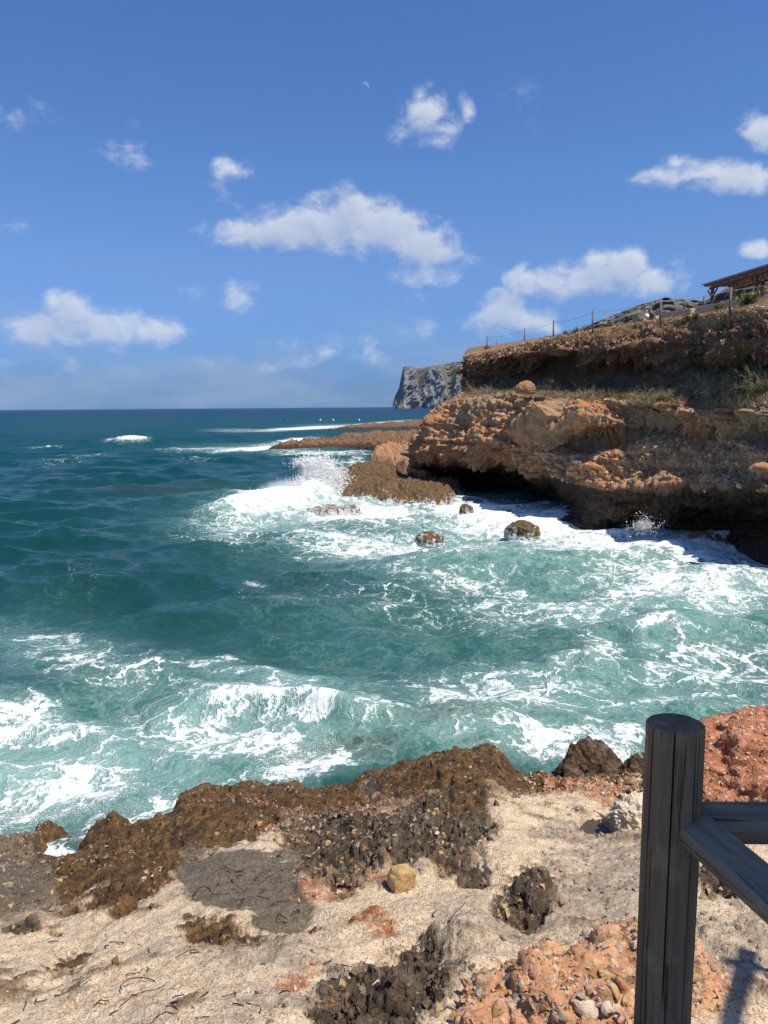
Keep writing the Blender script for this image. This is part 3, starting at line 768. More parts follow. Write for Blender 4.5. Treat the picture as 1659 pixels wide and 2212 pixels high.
# ------------------------------------------------------------------ low rock: shelf, spits, sea rocks
def island(name, poly, hmax, res, mat, edge=1.2, seed=0, amp=.6, tilt=(0, 0), nsc=.8, smax=1.0, **p):
    """rock rising from the water inside a plan outline given in metres"""
    W = np.array([at_z(a, b, 0)[:2] for a, b in poly])
    lo, hi = W.min(0) - edge, W.max(0) + edge
    nx, ny = int((hi[0] - lo[0]) / res) + 2, int((hi[1] - lo[1]) / res) + 2
    X, Y = np.meshgrid(np.linspace(lo[0], hi[0], nx), np.linspace(lo[1], hi[1], ny))
    inside = np.zeros(X.shape, bool); dist = np.full(X.shape, 1e9)
    for A, B in zip(W, np.roll(W, -1, 0)):
        c = ((A[1] > Y) != (B[1] > Y)) & (X < (B[0] - A[0]) * (Y - A[1]) / (B[1] - A[1] + 1e-12) + A[0])
        inside ^= c
        dd = B - A; t = np.clip(((X - A[0]) * dd[0] + (Y - A[1]) * dd[1]) / (dd @ dd), 0, 1)
        dist = np.minimum(dist, np.hypot(X - A[0] - t * dd[0], Y - A[1] - t * dd[1]))
    sd = np.where(inside, dist, -dist)
    P = np.stack([X, Y, 0 * X + seed * 3.7], -1)
    n1, n2, n3, v, v2 = (a.reshape(X.shape) for a in gnoise(P, [dict(k='n', scale=nsc * .35, det=3), dict(k='n', scale=nsc * 1.4, det=6, ro=.65, dist=.4),
                                                            dict(k='n', scale=nsc * 4, det=5, ro=.65), dict(k='v', scale=nsc * 2.4), dict(k='v', scale=nsc * 5)]))
    sd = sd + (n1 - .5) * edge * 1.6 + (n2 - .5) * edge * .9
    up = sst(-edge * .15, edge, sd) ** .8
    H = -.9 + (hmax * (.45 + 1.1 * n1) + .9) * up
    cx, cy = W.mean(0)
    H += up * ((n2 - .5) * amp * 1.5 + (n3 - .5) * amp * .8 + (.4 - v) * amp * .5 - np.maximum(.3 - v2, 0) * amp * .5 + tilt[0] * (X - cx) + tilt[1] * (Y - cy))
    V = np.stack([X + (n3 - .5) * res * 2.5, Y + (n2 - .5) * res * 2.5, H], -1)
    fq = grid_faces(*X.shape)
    keep = (H.reshape(-1)[fq].max(1) > -.85)
    fq = fq[keep]; used = np.unique(fq); rem = np.full(X.size, -1); rem[used] = np.arange(len(used))
    me = raw_mesh(name, V.reshape(-1, 3)[used], rem[fq])
    return link(name, me, mat, **p)


island('rock_shelf', [(696, 1084), (770, 1084), (850, 1082), (870, 1060), (900, 1030), (850, 1016), (735, 1024), (712, 1056)], .85, .07, M_SHELF, 1.7, 1, .9, kind='structure')
island('rock_shelf', [(835, 1086), (880, 1090), (930, 1096), (985, 1094), (1004, 1080), (1000, 1058), (900, 1040), (845, 1056)], .72, .065, M_SHELF, 1.2, 2, .7, kind='structure')
island('rock_shelf', [(640, 1105), (700, 1112), (790, 1104), (780, 1094), (700, 1092)], .18, .08, M_SHELF, .6, 3, .3, kind='structure')
island('rock_shelf', [(725, 1082), (860, 1090), (1000, 1094), (1006, 1064), (890, 1034), (740, 1040)], .5, .07, M_SHELF, 1.0, 8, .8, kind='structure')
island('rock_spit', [(578, 973), (650, 973), (740, 970), (830, 972), (940, 972), (980, 950), (840, 940), (700, 953), (640, 962)], .95, .20, M_SPIT, 2.0, 4, 1.0, nsc=.5, kind='structure')
island('rock_spit', [(705, 930), (770, 929), (860, 927), (1000, 926), (1000, 916), (900, 912), (790, 921)], .9, .4, M_SPIT, 3.0, 5, .8, nsc=.3, kind='structure')
island('rock_spit', [(786, 974), (840, 975), (930, 985), (1000, 985), (1000, 945), (880, 945), (800, 955)], 1.15, .15, M_SPIT, 1.6, 6, 1.4, nsc=.8, kind='structure')
island('rock_spit', [(792, 1004), (820, 1016), (860, 1030), (960, 1036), (960, 985), (850, 975), (800, 986)], 1.2, .10, M_CLIFF, 1.3, 7, 1.2, kind='structure')


def rock(name, c, size, mat, seed, sub=5, amp=.35, fine=.12, flat=.0, pit=.0, label=None, cat='rock', group=None, rz=0.0, stones=None, ns=2.0, kind=None, parent=None, box=1.0, chunk=.0, peak=.0):
    V, Fq = ico(sub)
    B = V * (1 + seed * 0)
    n1, n2, n3, v, vk, vk2 = gnoise(B + seed * 7.31, [dict(k='n', scale=.8 * ns / 2, det=2), dict(k='n', scale=ns, det=5, ro=.6, dist=.3), dict(k='n', scale=ns * 3.4, det=5, ro=.65), dict(k='v', scale=ns * 2.5), dict(k='v', scale=ns * .95, seed=31), dict(k='v', scale=ns * 4.5, seed=32)])
    if box != 1.0:
        V = np.sign(V) * np.abs(V) ** box; V = V / np.linalg.norm(V, axis=1).mean()
    r = 1 + (.45 - vk) * chunk + (.4 - vk2) * chunk * .3 + (n1 - .5) * amp * 2.2 + (n2 - .5) * amp * 1.6 + (n3 - .5) * fine * 2 - v * pit
    V = V * r[:, None]
    if peak:
        t_ = np.clip(V[:, 2] + .35, 0, 1.6)[:, None]; V[:, :2] *= 1 - peak * t_ / (1 + .4 * t_) ** 1.0
    V[:, 2] = np.where(V[:, 2] < -flat, -flat + (V[:, 2] + flat) * .35, V[:, 2]) if flat else V[:, 2]
    V = V * np.array(size)
    me = raw_mesh(name, V, Fq)
    o = link(name, me, mat, parent); o.location = c; o.rotation_euler = (0, 0, rz)
    if label: o['label'] = label; o['category'] = cat
    if group: o['group'] = group
    if kind: o['kind'] = kind
    return o, V


def on_water(px, py, dz=0.0):
    p = at_z(px, py, 0); return (p[0], p[1], dz)


for (px, py, w_, h_, seed, lab) in ((925, 1170, .62, .46, 31, 'low brown rock awash in white foam, the leftmost of the cove rocks'),
                                    (1128, 1155, .88, .74, 32, 'humped brown rock in surf, largest of the rocks in the cove'),
                                    (1007, 1108, .45, .5, 33, 'small pointed brown rock just off the end of the shelf'),
                                    (1518, 1172, .85, .50, 34, 'ragged low rock in foam close to the cave at the right edge'),
                                    (818, 985, .8, .45, 35, 'small dark rock in calmer water behind the splash')):
    rock('sea_rock', on_water(px, py + 2, .05), (w_, w_ * .8, h_), M_SHELF, seed, 5, .36, .18, .3, .12, lab, 'rock', 'rocks standing in the surf')
rock('boulder', at_d(1136, 838, 47.2) + np.array([0, 0, -.1]), (.62, .55, .5), M_CLIFF, 36, 5, .25, .1, .3, .1, 'rounded brown boulder on the grassy ledge between the two rock beds', 'boulder')
rock('boulder', at_d(1645, 1012, 30.6), (.42, .36, .24), M_CLIFF, 37, 4, .25, .1, .3, .1, 'flat rounded boulder lying on the red scree at the right edge', 'boulder')


# ------------------------------------------------------------------ far headland and hill
def far_land(name, prof, D0, depth, hz, seed, faces, steep0=.0):
    """prof: list of (px, py_top, py_base); a coast seen side on, climbing inland"""
    pxs = np.array([p[0] for p in prof], float)
    C, Rr = 260, 150
    cx = np.linspace(pxs[0], pxs[-1], C)
    top = np.interp(cx, pxs, [p[1] for p in prof]); base = np.interp(cx, pxs, [p[2] for p in prof])
    V = np.zeros((Rr, C, 3)); ST = np.zeros((Rr, C))
    for j in range(C):
        d0 = D0(cx[j])
        zt = at_d(cx[j], top[j], d0 + depth)[2]; zb = at_d(cx[j], base[j], d0)[2]
        a = ray(cx[j], 879); h = math.hypot(a[0], a[1]); ux, uy = a[0] / h, a[1] / h
        t = np.linspace(0, 1, Rr)
        cl = faces(cx[j])                               # share of the height taken by a sheer face
        zz = np.where(t < .6, zb + (zt - zb) * (t / .6), zt + (t - .6) * 0)
        run = np.where(t < .6, depth * (t / .6) ** 1.0, depth * (1 + (t - .6) * 2.5))
        sheer = depth * np.where(t / .6 < cl, (t / .6) * .28, .28 * cl + (np.minimum(t / .6, 1) - cl) / max(1 - cl, .02) * (1 - .28 * cl))
        run = np.where(t < .6, sheer, run)
        zz = np.where(t > .6, zt - (t - .6) * hz * .5, zz)
        V[:, j, 0] = ux * (d0 + run); V[:, j, 1] = uy * (d0 + run); V[:, j, 2] = zz
        ST[:, j] = np.where(t / .6 < cl, 1, 0)
    s = hz
    n1, n2, n3 = (a.reshape(Rr, C) for a in gnoise(V / s + seed, [dict(k='n', scale=(4, 4, .9), det=6, ro=.62, dist=.3), dict(k='n', scale=(9, 9, 3), det=6, ro=.65), dict(k='n', scale=2, det=3)]))
    dirv = V[..., :2] / np.linalg.norm(V[..., :2], axis=-1, keepdims=True)
    push = ((n1 - .5) * .55 + (n2 - .5) * .22) * depth * .55
    V[..., :2] += dirv * push[..., None]
    V[1:, :, 2] += ((n2[1:] - .5) * .10 + (n1[1:] - .5) * .06) * hz * np.linspace(.2, 1, Rr - 1)[:, None]
    V[0, :, 2] = np.minimum(V[0, :, 2], -3)
    ST = np.clip(ST * sst(.30, .45, n1 + .1) + sst(.54, .66, n1) * .7, 0, 1)
    for _ in range(2):
        ST[1:-1] = .25 * ST[:-2] + .5 * ST[1:-1] + .25 * ST[2:]
    link(name, raw_mesh(name, V.reshape(-1, 3), grid_faces(Rr, C), dict(steep=ST)), M_CAPE, kind='structure')


def cape_faces(px):
    return float(np.interp(px, [848, 865, 890, 897, 903, 908, 925, 950, 960, 968, 975, 985, 1000, 1040], [1, 1, .95, .9, .35, .45, .80, .78, .5, .15, .15, .5, .55, .3]))


far_land('headland', [(848, 875, 879), (853, 858, 879), (862, 843, 879), (866, 826, 879), (871, 801, 878), (876, 798, 878), (905, 796, 878), (935, 790, 877), (965, 785, 877), (1005, 778, 877), (1080, 765, 876), (1200, 760, 876)],
         lambda p: 2550 + (p - 848) * -1.2, 420, 160, 3.0, cape_faces)
far_land('hill', [(1240, 712, 860), (1285, 694, 860), (1340, 672, 860), (1390, 653, 860), (1425, 644, 860), (1470, 647, 860), (1500, 650, 860), (1512, 650, 860), (1560, 622, 860), (1600, 606, 860), (1640, 595, 860), (1720, 575, 860), (1850, 560, 860)],
         lambda p: 620, 260, 95, 9.0, lambda p: .1)


# ------------------------------------------------------------------ near shore ground
EDGE = [(-420, 1905, .7), (-150, 1850, .75), (0, 1800, .8), (70, 1812, .75), (88, 1846, .25), (120, 1852, .15), (165, 1836, .3), (190, 1795, .8), (246, 1752, 1.15), (285, 1772, .95), (372, 1748, .95),
        (390, 1710, 1.25), (450, 1692, 1.25), (520, 1681, 1.2), (620, 1688, 1.05), (700, 1700, .95), (760, 1678, 1.1), (800, 1660, 1.25), (900, 1642, 1.3), (960, 1618, 1.5), (1040, 1590, 1.8), (1082, 1606, 1.75),
        (1120, 1652, 1.5), (1150, 1668, 1.5), (1195, 1672, 1.5), (1240, 1664, 1.55), (1300, 1664, 1.6), (1350, 1668, 1.6), (1400, 1660, 1.65), (1520, 1640, 1.8), (1660, 1620, 1.9), (1900, 1600, 2.0), (2200, 1600, 2.0)]


def build_ground():
    E = np.array([at_z(a, b, z) for a, b, z in EDGE]); th = np.arctan2(E[:, 0], E[:, 1]); De = np.hypot(E[:, 0], E[:, 1])
    rows = 590
    T = np.concatenate([np.linspace(-1.2, -.60, 50, endpoint=False), np.linspace(-.60, .60, 780), np.linspace(.60, 1.2, 51)[1:]]); cols = len(T)
    ze = np.interp(T, th, E[:, 2]); de = np.interp(T, th, De)
    k = np.exp(-np.linspace(-2, 2, 141) ** 2); k /= k.sum()
    sm = lambda a: np.convolve(np.pad(a, 70, mode='edge'), k, 'valid')
    zs, ds = sm(ze), sm(de)
    D = np.concatenate([np.geomspace(.6, 1.4, 20, endpoint=False), np.geomspace(1.4, 6.0, 290, endpoint=False), np.geomspace(6.0, 13.5, rows - 310)])
    Th = np.repeat(T[None], rows, 0); Dg = np.repeat(D[:, None], cols, 1)
    X, Y = Dg * np.sin(Th), Dg * np.cos(Th)
    z = 4.0 - (4.0 - zs)[None] * (Dg - 2.25) / (ds - 2.25)[None]
    z = np.maximum(z, np.minimum(zs, ze)[None] - .1)
    q = Dg - de[None]
    P0 = np.stack([X, Y, z], -1)
    px, py = proj(P0)
    nA, nB, nC, nD, vA, vB, rA, nE, vC = (a.reshape(rows, cols) for a in gnoise(np.stack([X, Y, z * 1.0], -1), [
        dict(k='n', scale=.7, det=3), dict(k='n', scale=2.4, det=5, ro=.6, dist=.3), dict(k='n', scale=7.5, det=5, ro=.65), dict(k='n', scale=26, det=4, ro=.6),
        dict(k='v', scale=6.5), dict(k='v', scale=17.0), dict(k='n', scale=3.2, det=6, ro=.65, typ='RIDGED_MULTIFRACTAL'), dict(k='n', scale=1.5, det=6, ro=.6), dict(k='v', scale=30.0)]))
    wx, wy = (nE - .5) * 190 + (nC - .5) * 60, (nB - .5) * 120 + (nC - .5) * 50
    mx, my = px + wx, py + wy

    def reg(lst, soft=.22):
        m = np.full(px.shape, -9.0)
        for (cx, cy, rx, ry, rot) in lst:
            c, s = math.cos(R(rot)), math.sin(R(rot)); dx, dy = mx - cx, my - cy
            m = np.maximum(m, 1 - np.hypot((dx * c + dy * s) / rx, (-dx * s + dy * c) / ry))
        return sst(-soft * 1.4, soft * 1.4, m + (nC - .5) * .95 + (nD - .5) * .5)
    edge_py = np.interp(px, [a for a, b, c in EDGE], [b for a, b, c in EDGE])
    band = np.interp(px, [0, 150, 250, 400, 600, 800, 950, 1060, 1140, 1180, 1400], [60, 120, 130, 95, 90, 75, 110, 130, 60, 18, 14])
    brown = sst(1.25, .75, (my - edge_py) / band + (nC - .5) * .5)
    brown = np.maximum(brown, reg([(230, 1925, 70, 22, -38), (300, 1905, 125, 40, -32), (180, 1865, 95, 35, -25), (385, 1850, 60, 45, -20), (490, 2015, 95, 34, 8), (150, 2085, 62, 34, -30), (590, 1960, 60, 18, 10), (420, 1790, 160, 40, -8), (1010, 1720, 60, 50, 10), (150, 1880, 150, 48, -15), (350, 1830, 90, 30, -10), (660, 1985, 60, 22, 10)], .15))
    brown = np.maximum(brown, sst(-.25, 0, q))
    dark = reg([(800, 1815, 190, 60, 3), (700, 1850, 110, 60, 15), (940, 1790, 130, 50, -8), (850, 2150, 150, 95, -18), (800, 2215, 110, 50, 0), (1150, 1935, 62, 62, -10), (1560, 1905, 60, 40, 0), (880, 2060, 60, 30, -20),
                (30, 1885, 90, 50, -5), (1000, 1850, 60, 34, 30), (1300, 1665, 60, 12, 0), (60, 2000, 40, 20, 0)], .18)
    red = reg([(1250, 1690, 120, 42, 0), (1340, 1725, 80, 34, 10), (1170, 1690, 60, 30, 0), (640, 1795, 70, 18, 5), (760, 1760, 110, 16, -4), (760, 1900, 100, 26, -10), (950, 1830, 50, 40, 0), (1540, 1760, 80, 60, 0), (640, 2130, 60, 14, -25), (330, 1900, 50, 14, -20), (600, 1760, 30, 14, 0), (800, 1990, 50, 26, 20)], .2) * (1 - dark * .5)
    grey = reg([(1250, 1940, 200, 80, -10), (1050, 2020, 150, 55, -8), (1350, 1850, 90, 50, 0), (560, 2060, 120, 50, 5), (1600, 2060, 120, 90, 0), (220, 1850, 60, 30, 0), (1230, 1800, 90, 24, -5)], .35) * .62
    wq = np.full(px.shape, -9.0); ax, ay = px + (nE - .5) * 210 + (nC - .5) * 40, py + (nB - .5) * 120 + (nC - .5) * 34
    for (cx, cy, rx, ry) in ((470, 1875, 85, 46), (560, 1905, 95, 58), (610, 1940, 62, 44), (500, 1925, 70, 34)):
        wq = np.maximum(wq, 1 - (np.abs((ax - cx) / rx) ** 3 + np.abs((ay - cy) / ry) ** 3) ** (1 / 3))
    wet = np.maximum(sst(-.10, .07, wq + (nC - .5) * .40 + (nD - .5) * .25) * .84, reg([(20, 1900, 85, 75, -10)], .2) * .85)
    pool = plane_mask(px, py, [(1290, 1788, 52, 20, 5, 1.0), (800, 1690, 26, 16, 0, 1.0)])
    wet = np.maximum(wet, sst(.4, .6, pool))
    dark *= (1 - wet); brown *= (1 - wet)
    calm = 1 - np.clip(wet + dark, 0, 1)
    grey = np.maximum(grey, .75 * sst(.53, .66, nE) * calm)
    brown = np.maximum(brown, .72 * sst(.585, .68, nB + (nC - .5) * .25) * calm)
    red = np.maximum(red, .5 * sst(.62, .70, nE + (nD - .5) * .2) * calm)
    rock_ = np.clip(np.maximum(brown, dark) + .5 * red, 0, 1)
    def blur(a, n=7):
        k_ = np.ones(2 * n + 1) / (2 * n + 1)
        a = np.apply_along_axis(lambda v: np.convolve(np.pad(v, n, mode='edge'), k_, 'valid'), 0, a)
        return np.apply_along_axis(lambda v: np.convolve(np.pad(v, n, mode='edge'), k_, 'valid'), 1, a)
    cm = dict(brown=brown, dark=dark, red=red, wet=wet, grey=grey)
    brown, dark, red, wet, rock_ = blur(blur(brown)), blur(blur(dark)), blur(red, 5), blur(wet, 4), blur(blur(rock_))
    # relief
    h = (nA - .5) * .30 + (nB - .5) * .17 + (nD - .5) * .012
    h += rock_ * ((nC - .5) * .12 + .03 + (nB - .5) * .26 + (.33 - vA) * .05 + (np.clip(rA, 0, 2) * .5 - .5) * .22)
    h += dark * (.03 + (.33 - vA) * .10 + (.30 - vB) * .07 + (nC - .5) * .12 - sst(.55, .75, rA / 2.0) * .06)
    pit = sst(.44, .60, nE) * rock_
    h -= pit * (np.clip(.30 - vA, 0, 1) * .55 + np.clip(.26 - vB, 0, 1) * .30)
    h += red * (np.maximum(.42 - vB, 0) * .08 + .02)
    h += brown * ((nD - .5) * .03 + (.3 - vB) * .05)
    h += (1 - rock_) * (np.maximum(.35 - vC, 0) * .02 + (nC - .5) * .045)
    h += grey * ((nC - .5) * .05 + np.maximum(.40 - vB, 0) * .05)
    h = h * (1 - wet * .48) - wet * .03 + wet * ((nC - .5) * .05 + (.3 - vB) * .03) - sst(.3, .7, pool) * .10
    lumps = plane_mask(px, py, [(1150, 1925, 55, 40, 0, .16), (820, 1800, 180, 40, 3, .14), (900, 2130, 120, 60, -15, .10), (1240, 1740, 110, 30, 0, .10), (960, 1670, 110, 50, 10, .16), (1010, 2020, 90, 30, -10, .08), (300, 1900, 110, 30, -32, .06)])
    h += lumps
    # shoreline shape
    dz = (ze - zs)[None] * np.exp(-np.minimum(q, 0) ** 2 / .55)
    zz = z + dz * (q < 0) + h * np.clip(1 - .35 * np.exp(-q ** 2 / .04), 0, 1) * (q < 0)
    lip = ze[None] + h * .65
    fall = sst(0, .55, q)
    out = lip * (1 - fall) + fall * (-.25 - .22 * np.maximum(q - .5, 0) + (nB - .5) * .35)
    reef = plane_mask(px, py, [(725, 1650, 130, 28, -6, .80), (60, 1795, 110, 26, -10, .62), (330, 1740, 70, 14, 0, .60), (960, 1600, 60, 12, 0, .25)])
    out = out + fall * (reef + reef * (nC - .5) * .5)
    zz = np.where(q < 0, zz, out)
    zz = np.minimum(zz, 4.6)
    G = np.stack([X, Y, zz], -1)
    nrm = grid_normals(G); nrm *= np.sign(nrm[..., 2:3] + 1e-9)
    G[..., :2] += nrm[..., :2] * (rock_ * (nC - .5) * .16)[..., None]
    brown, dark, red, wet, grey = (cm[k_] for k_ in ('brown', 'dark', 'red', 'wet', 'grey'))
    me = raw_mesh('ground', G.reshape(-1, 3), grid_faces(rows, cols), dict(brown=brown, dark=dark, red=red, grey=grey, wet=wet))
    o = link('ground', me, M_GROUND, kind='structure')
    return o, G, nrm, px, py, dict(brown=brown, dark=dark, red=red, grey=grey, wet=wet, q=q)


GROUND, GV, GN_, GPX, GPY, GM = build_ground()
GPX2, GPY2 = proj(GV)
_gq = (GPX2[::3, ::3].ravel(), GPY2[::3, ::3].ravel(), GV[::3, ::3].reshape(-1, 3), GN_[::3, ::3].reshape(-1, 3), GM['q'][::3, ::3].ravel())


def on_ground(px, py):
    i = np.argmin((_gq[0] - px) ** 2 + (_gq[1] - py) ** 2 + (np.maximum(_gq[4], -.02) > 0) * 1e6)
    return _gq[2][i], _gq[3][i]


# angular stones, shared meshes
def hull_stone(seed, n=13):
    r = np.random.default_rng(seed); bm = bmesh.new()
    p = r.normal(size=(n, 3)); p /= np.linalg.norm(p, axis=1)[:, None]; p *= r.uniform(.8, 1.1, (n, 1)); p[:, 2] *= .72; p[:, 1] *= .85
    for q in p: bm.verts.new(q)
    bmesh.ops.convex_hull(bm, input=bm.verts)
    for v in list(bm.verts):
        if not v.link_faces: bm.verts.remove(v)
    bmesh.ops.bevel(bm, geom=list(bm.edges), offset=.10, segments=1, affect='EDGES')
    me = bpy.data.meshes.new('stone'); bm.to_mesh(me); bm.free(); return me


SM = [[None] * len(STONES) for _ in range(7)]
for i in range(7):
    base = hull_stone(100 + i)
    for j, m in enumerate(STONES):
        c = base.copy(); c.materials.append(m); SM[i][j] = c


def stone(p, n, r, j, parent, sink=.25):
    o = bpy.data.objects.new('stone', SM[random.randrange(7)][j]); COL.objects.link(o); o.parent = parent
    q = Vector(n).to_track_quat('Z', 'Y') @ Matrix.Rotation(random.uniform(0, 6.28), 3, 'Z').to_quaternion()
    o.rotation_mode = 'QUATERNION'; o.rotation_quaternion = q
    o.location = Vector(p) - Vector(n) * r * sink
    o.scale = (r * random.uniform(.8, 1.3), r * random.uniform(.75, 1.1), r * random.uniform(.7, 1.0))
    if parent is not None and parent.type == 'MESH' and parent.location.length > 0:
        o.location = o.location - parent.location
    return o


def scatter_stones(parent, V, N, wgt, count, rfun, js, sink=.25):
    w_ = wgt.ravel() / wgt.sum(); idx = rng.choice(w_.size, count, p=w_, replace=False)
    Vf, Nf = V.reshape(-1, 3), N.reshape(-1, 3)
    for i in idx:
        stone(Vf[i], Nf[i], rfun(Vf[i]), random.choice(js), parent, sink)


vis = (GPX2 > -20) & (GPX2 < 1680) & (GPY2 > 1500) & (GPY2 < 2240) & (GM['q'] < -.1)
area = np.hypot(GV[..., 0], GV[..., 1]) ** 2
scatter_stones(GROUND, GV, GN_, vis * GM['dark'] * area, 130, lambda p: random.uniform(.012, .03) * (1 + .09 * p[1]), [1, 1, 0, 2, 4, 5, 5])
scatter_stones(GROUND, GV, GN_, vis * GM['red'] * area, 70, lambda p: random.uniform(.010, .024) * (1 + .09 * p[1]), [0, 2, 3, 4, 4])
scatter_stones(GROUND, GV, GN_, vis * (1 - GM['dark']) * (1 - GM['brown']) * (1 - GM['wet']) * area, 60, lambda p: random.uniform(.007, .018) * (1 + .06 * p[1]), [0, 0, 1, 2])
scatter_stones(GROUND, GV, GN_, vis * GM['wet'] * area, 14, lambda p: random.uniform(.008, .02) * (1 + .06 * p[1]), [1, 2, 4, 5])
scatter_stones(GROUND, GV, GN_, vis * GM['brown'] * area, 26, lambda p: random.uniform(.012, .03) * (1 + .05 * p[1]), [1, 2, 4, 5])
# grit: thousands of small chips, one mass
gi_ = rng.choice(vis.size, 16000, p=((vis * (1.0 - GM['wet'] * .9) * (1 - .93 * GM['brown']) * (1 - .8 * GM['dark']) * area).ravel() / (vis * (1.0 - GM['wet'] * .9) * (1 - .93 * GM['brown']) * (1 - .8 * GM['dark']) * area).sum()))
tet = np.array([(1, 0, -.4), (-.5, .87, -.4), (-.5, -.87, -.4), (.1, 0, .7)]); tf = np.array([(0, 1, 3), (1, 2, 3), (2, 0, 3), (0, 2, 1)])


def grit(name, idx, mat, seed):
    r = np.random.default_rng(seed); P = GV.reshape(-1, 3)[idx]; n = len(P)
    a = r.uniform(0, 6.28, n); s = r.uniform(.0018, .0046, n) * (1 + .16 * P[:, 1]) * r.choice([.8, 1, 1.6], n, p=[.6, .3, .1])
    c, sn = np.cos(a), np.sin(a)
    t = tet[None] * r.uniform(.6, 1.3, (n, 4, 1))
    Vv = np.stack([t[..., 0] * c[:, None] - t[..., 1] * sn[:, None], t[..., 0] * sn[:, None] + t[..., 1] * c[:, None], t[..., 2]], -1) * s[:, None, None] + P[:, None]
    Fq = tf[None] + (np.arange(n) * 4)[:, None, None]
    link('grit', raw_mesh(name, Vv.reshape(-1, 3), Fq.reshape(-1, 3), smooth=False), mat, GROUND, kind='stuff')


def chips(name, wgt, count, mat, s0, s1, seed, parent=None, V=None, N=None):
    """angular crumbs of broken rock, one mass"""
    r = np.random.default_rng(seed); V = GV if V is None else V; N = GN_ if N is None else N
    w_ = np.maximum(wgt.ravel(), 0); i = r.choice(w_.size, count, p=w_ / w_.sum()); P = V.reshape(-1, 3)[i]; Nn = N.reshape(-1, 3)[i]
    O = np.array([(1, 0, 0), (-1, 0, 0), (0, 1, 0), (0, -1, 0), (0, 0, 1), (0, 0, -1)], float)[None] * r.uniform(.5, 1.25, (count, 6, 1)) + r.normal(0, .22, (count, 6, 3))
    q = r.normal(size=(count, 3, 3)); q, _ = np.linalg.qr(q)
    D_ = np.linalg.norm(P - CAM, axis=1)
    s_ = (s0 + (s1 - s0) * r.random(count) ** 2.2) * (1 + .08 * D_)
    Vv = np.einsum('nij,nkj->nki', q, O) * np.array([1, 1, 1]) * s_[:, None, None] + (P + Nn * (s_ * .1)[:, None])[:, None]
    Fo = np.array([(0, 2, 4), (2, 1, 4), (1, 3, 4), (3, 0, 4), (2, 0, 5), (1, 2, 5), (3, 1, 5), (0, 3, 5)])
    if parent is not None: Vv = Vv - np.array(parent.location)
    link(name, raw_mesh(name, Vv.reshape(-1, 3), (Fo[None] + (np.arange(count) * 6)[:, None, None]).reshape(-1, 3), smooth=False), mat, parent, kind='stuff')


M_BROWNC = mat_stone('chip_brown', (.06, .035, .015), (.20, .12, .05))
M_DARKC = mat_stone('chip_dark', (.055, .042, .03), (.20, .155, .11))
chips('rock_crumbs', vis * GM['dark'] * area, 1100, M_DARKC, .004, .024, 11, GROUND)
chips('rock_crumbs', vis * GM['dark'] * area, 500, STONES[1], .004, .02, 12, GROUND)
chips('rock_crumbs', vis * GM['dark'] * area, 600, STONES[2], .004, .018, 13, GROUND)
chips('rock_crumbs', vis * GM['brown'] * area, 900, M_BROWNC, .003, .02, 14, GROUND)
chips('rock_crumbs', vis * GM['red'] * area, 1500, STONES[4], .004, .018, 15, GROUND)
chips('rock_crumbs', vis * GM['red'] * area, 1200, STONES[0], .004, .016, 16, GROUND)
chips('rock_crumbs', vis * GM['grey'] * area, 1800, STONES[1], .004, .016, 17, GROUND)
grit('grit', gi_[:6000], STONES[0], 1); grit('grit', gi_[6000:10500], STONES[1], 2); grit('grit', gi_[10500:13500], M_BROWNC, 3); grit('grit', gi_[13500:], STONES[3], 4)

# stones of the conglomerate in the near cliff
_cl = (CPX > 980) & (CPX < 1680) & (CK[:, None] > 1.7) & (CK[:, None] < 10.9)
_wt = _cl * (1 - .95 * np.clip(plane_mask(CPX, CPY, [(1190, 918, 90, 60, 0, 1.2), (1010, 915, 80, 50, 0, .8)]), 0, 1)) * (.4 + 1.5 * ((CK[:, None] > 9.4) & (CK[:, None] < 11)) + .8 * ((CK[:, None] > 1.8) & (CK[:, None] < 3)))
CLIFF_CHIPS = (_cl, _wt)
cvis = (CPX > 980) & (CPX < 1680) & (CK[:, None] > 1.9) & (CK[:, None] < 11.6)
cw = cvis * np.where((CK[:, None] > 9.6) & (CK[:, None] < 11), 2.5, np.where((CK[:, None] > 1.9) & (CK[:, None] < 3.2), 1.6, .7))
scatter_stones(CLIFF, CV, CN, cw, 298, lambda p: random.uniform(.05, .13) * (1.5 if random.random() < .1 else 1), [0, 0, 1, 2, 3], .1)

for j_, (m_, n_) in enumerate(((STONES[0], 900), (STONES[2], 1500), (STONES[3], 1500), (STONES[4], 1100))):
    chips('cliff_pebbles', CLIFF_CHIPS[1], n_, m_, .008, .026, 30 + j_, CLIFF, CV, CN)


# ------------------------------------------------------------------ single rocks on the near shore
def crumbs_on(o, V, count, mats, s0, s1, seed):
    Nn = V / np.linalg.norm(V, axis=1)[:, None]; W = V + np.array(o.location)
    tocam = CAM - W; tocam /= np.linalg.norm(tocam, axis=1)[:, None]
    ok = ((Nn * tocam).sum(1) > -.1) & (V[:, 2] > -.5 * np.abs(V[:, 2]).max())
    for i, m in enumerate(mats): chips('pebbles', ok * 1.0, count // len(mats), m, s0, s1, seed + i, o, W, Nn)


def stones_on(o, V, count, r0, r1, js, zmin, seed, sink=.2):
    Nn = V / np.linalg.norm(V, axis=1)[:, None]
    loc = np.array(o.location); W = V + loc
    tocam = (CAM - W); tocam /= np.linalg.norm(tocam, axis=1)[:, None]
    ok = np.where((V[:, 2] > zmin) & ((Nn * tocam).sum(1) > -.15))[0]
    r = np.random.default_rng(seed)
    for i in r.choice(ok, count, replace=False):
        stone(W[i], Nn[i], r0 + (r1 - r0) * r.random() ** 2.2, int(r.choice(js)), o, sink)


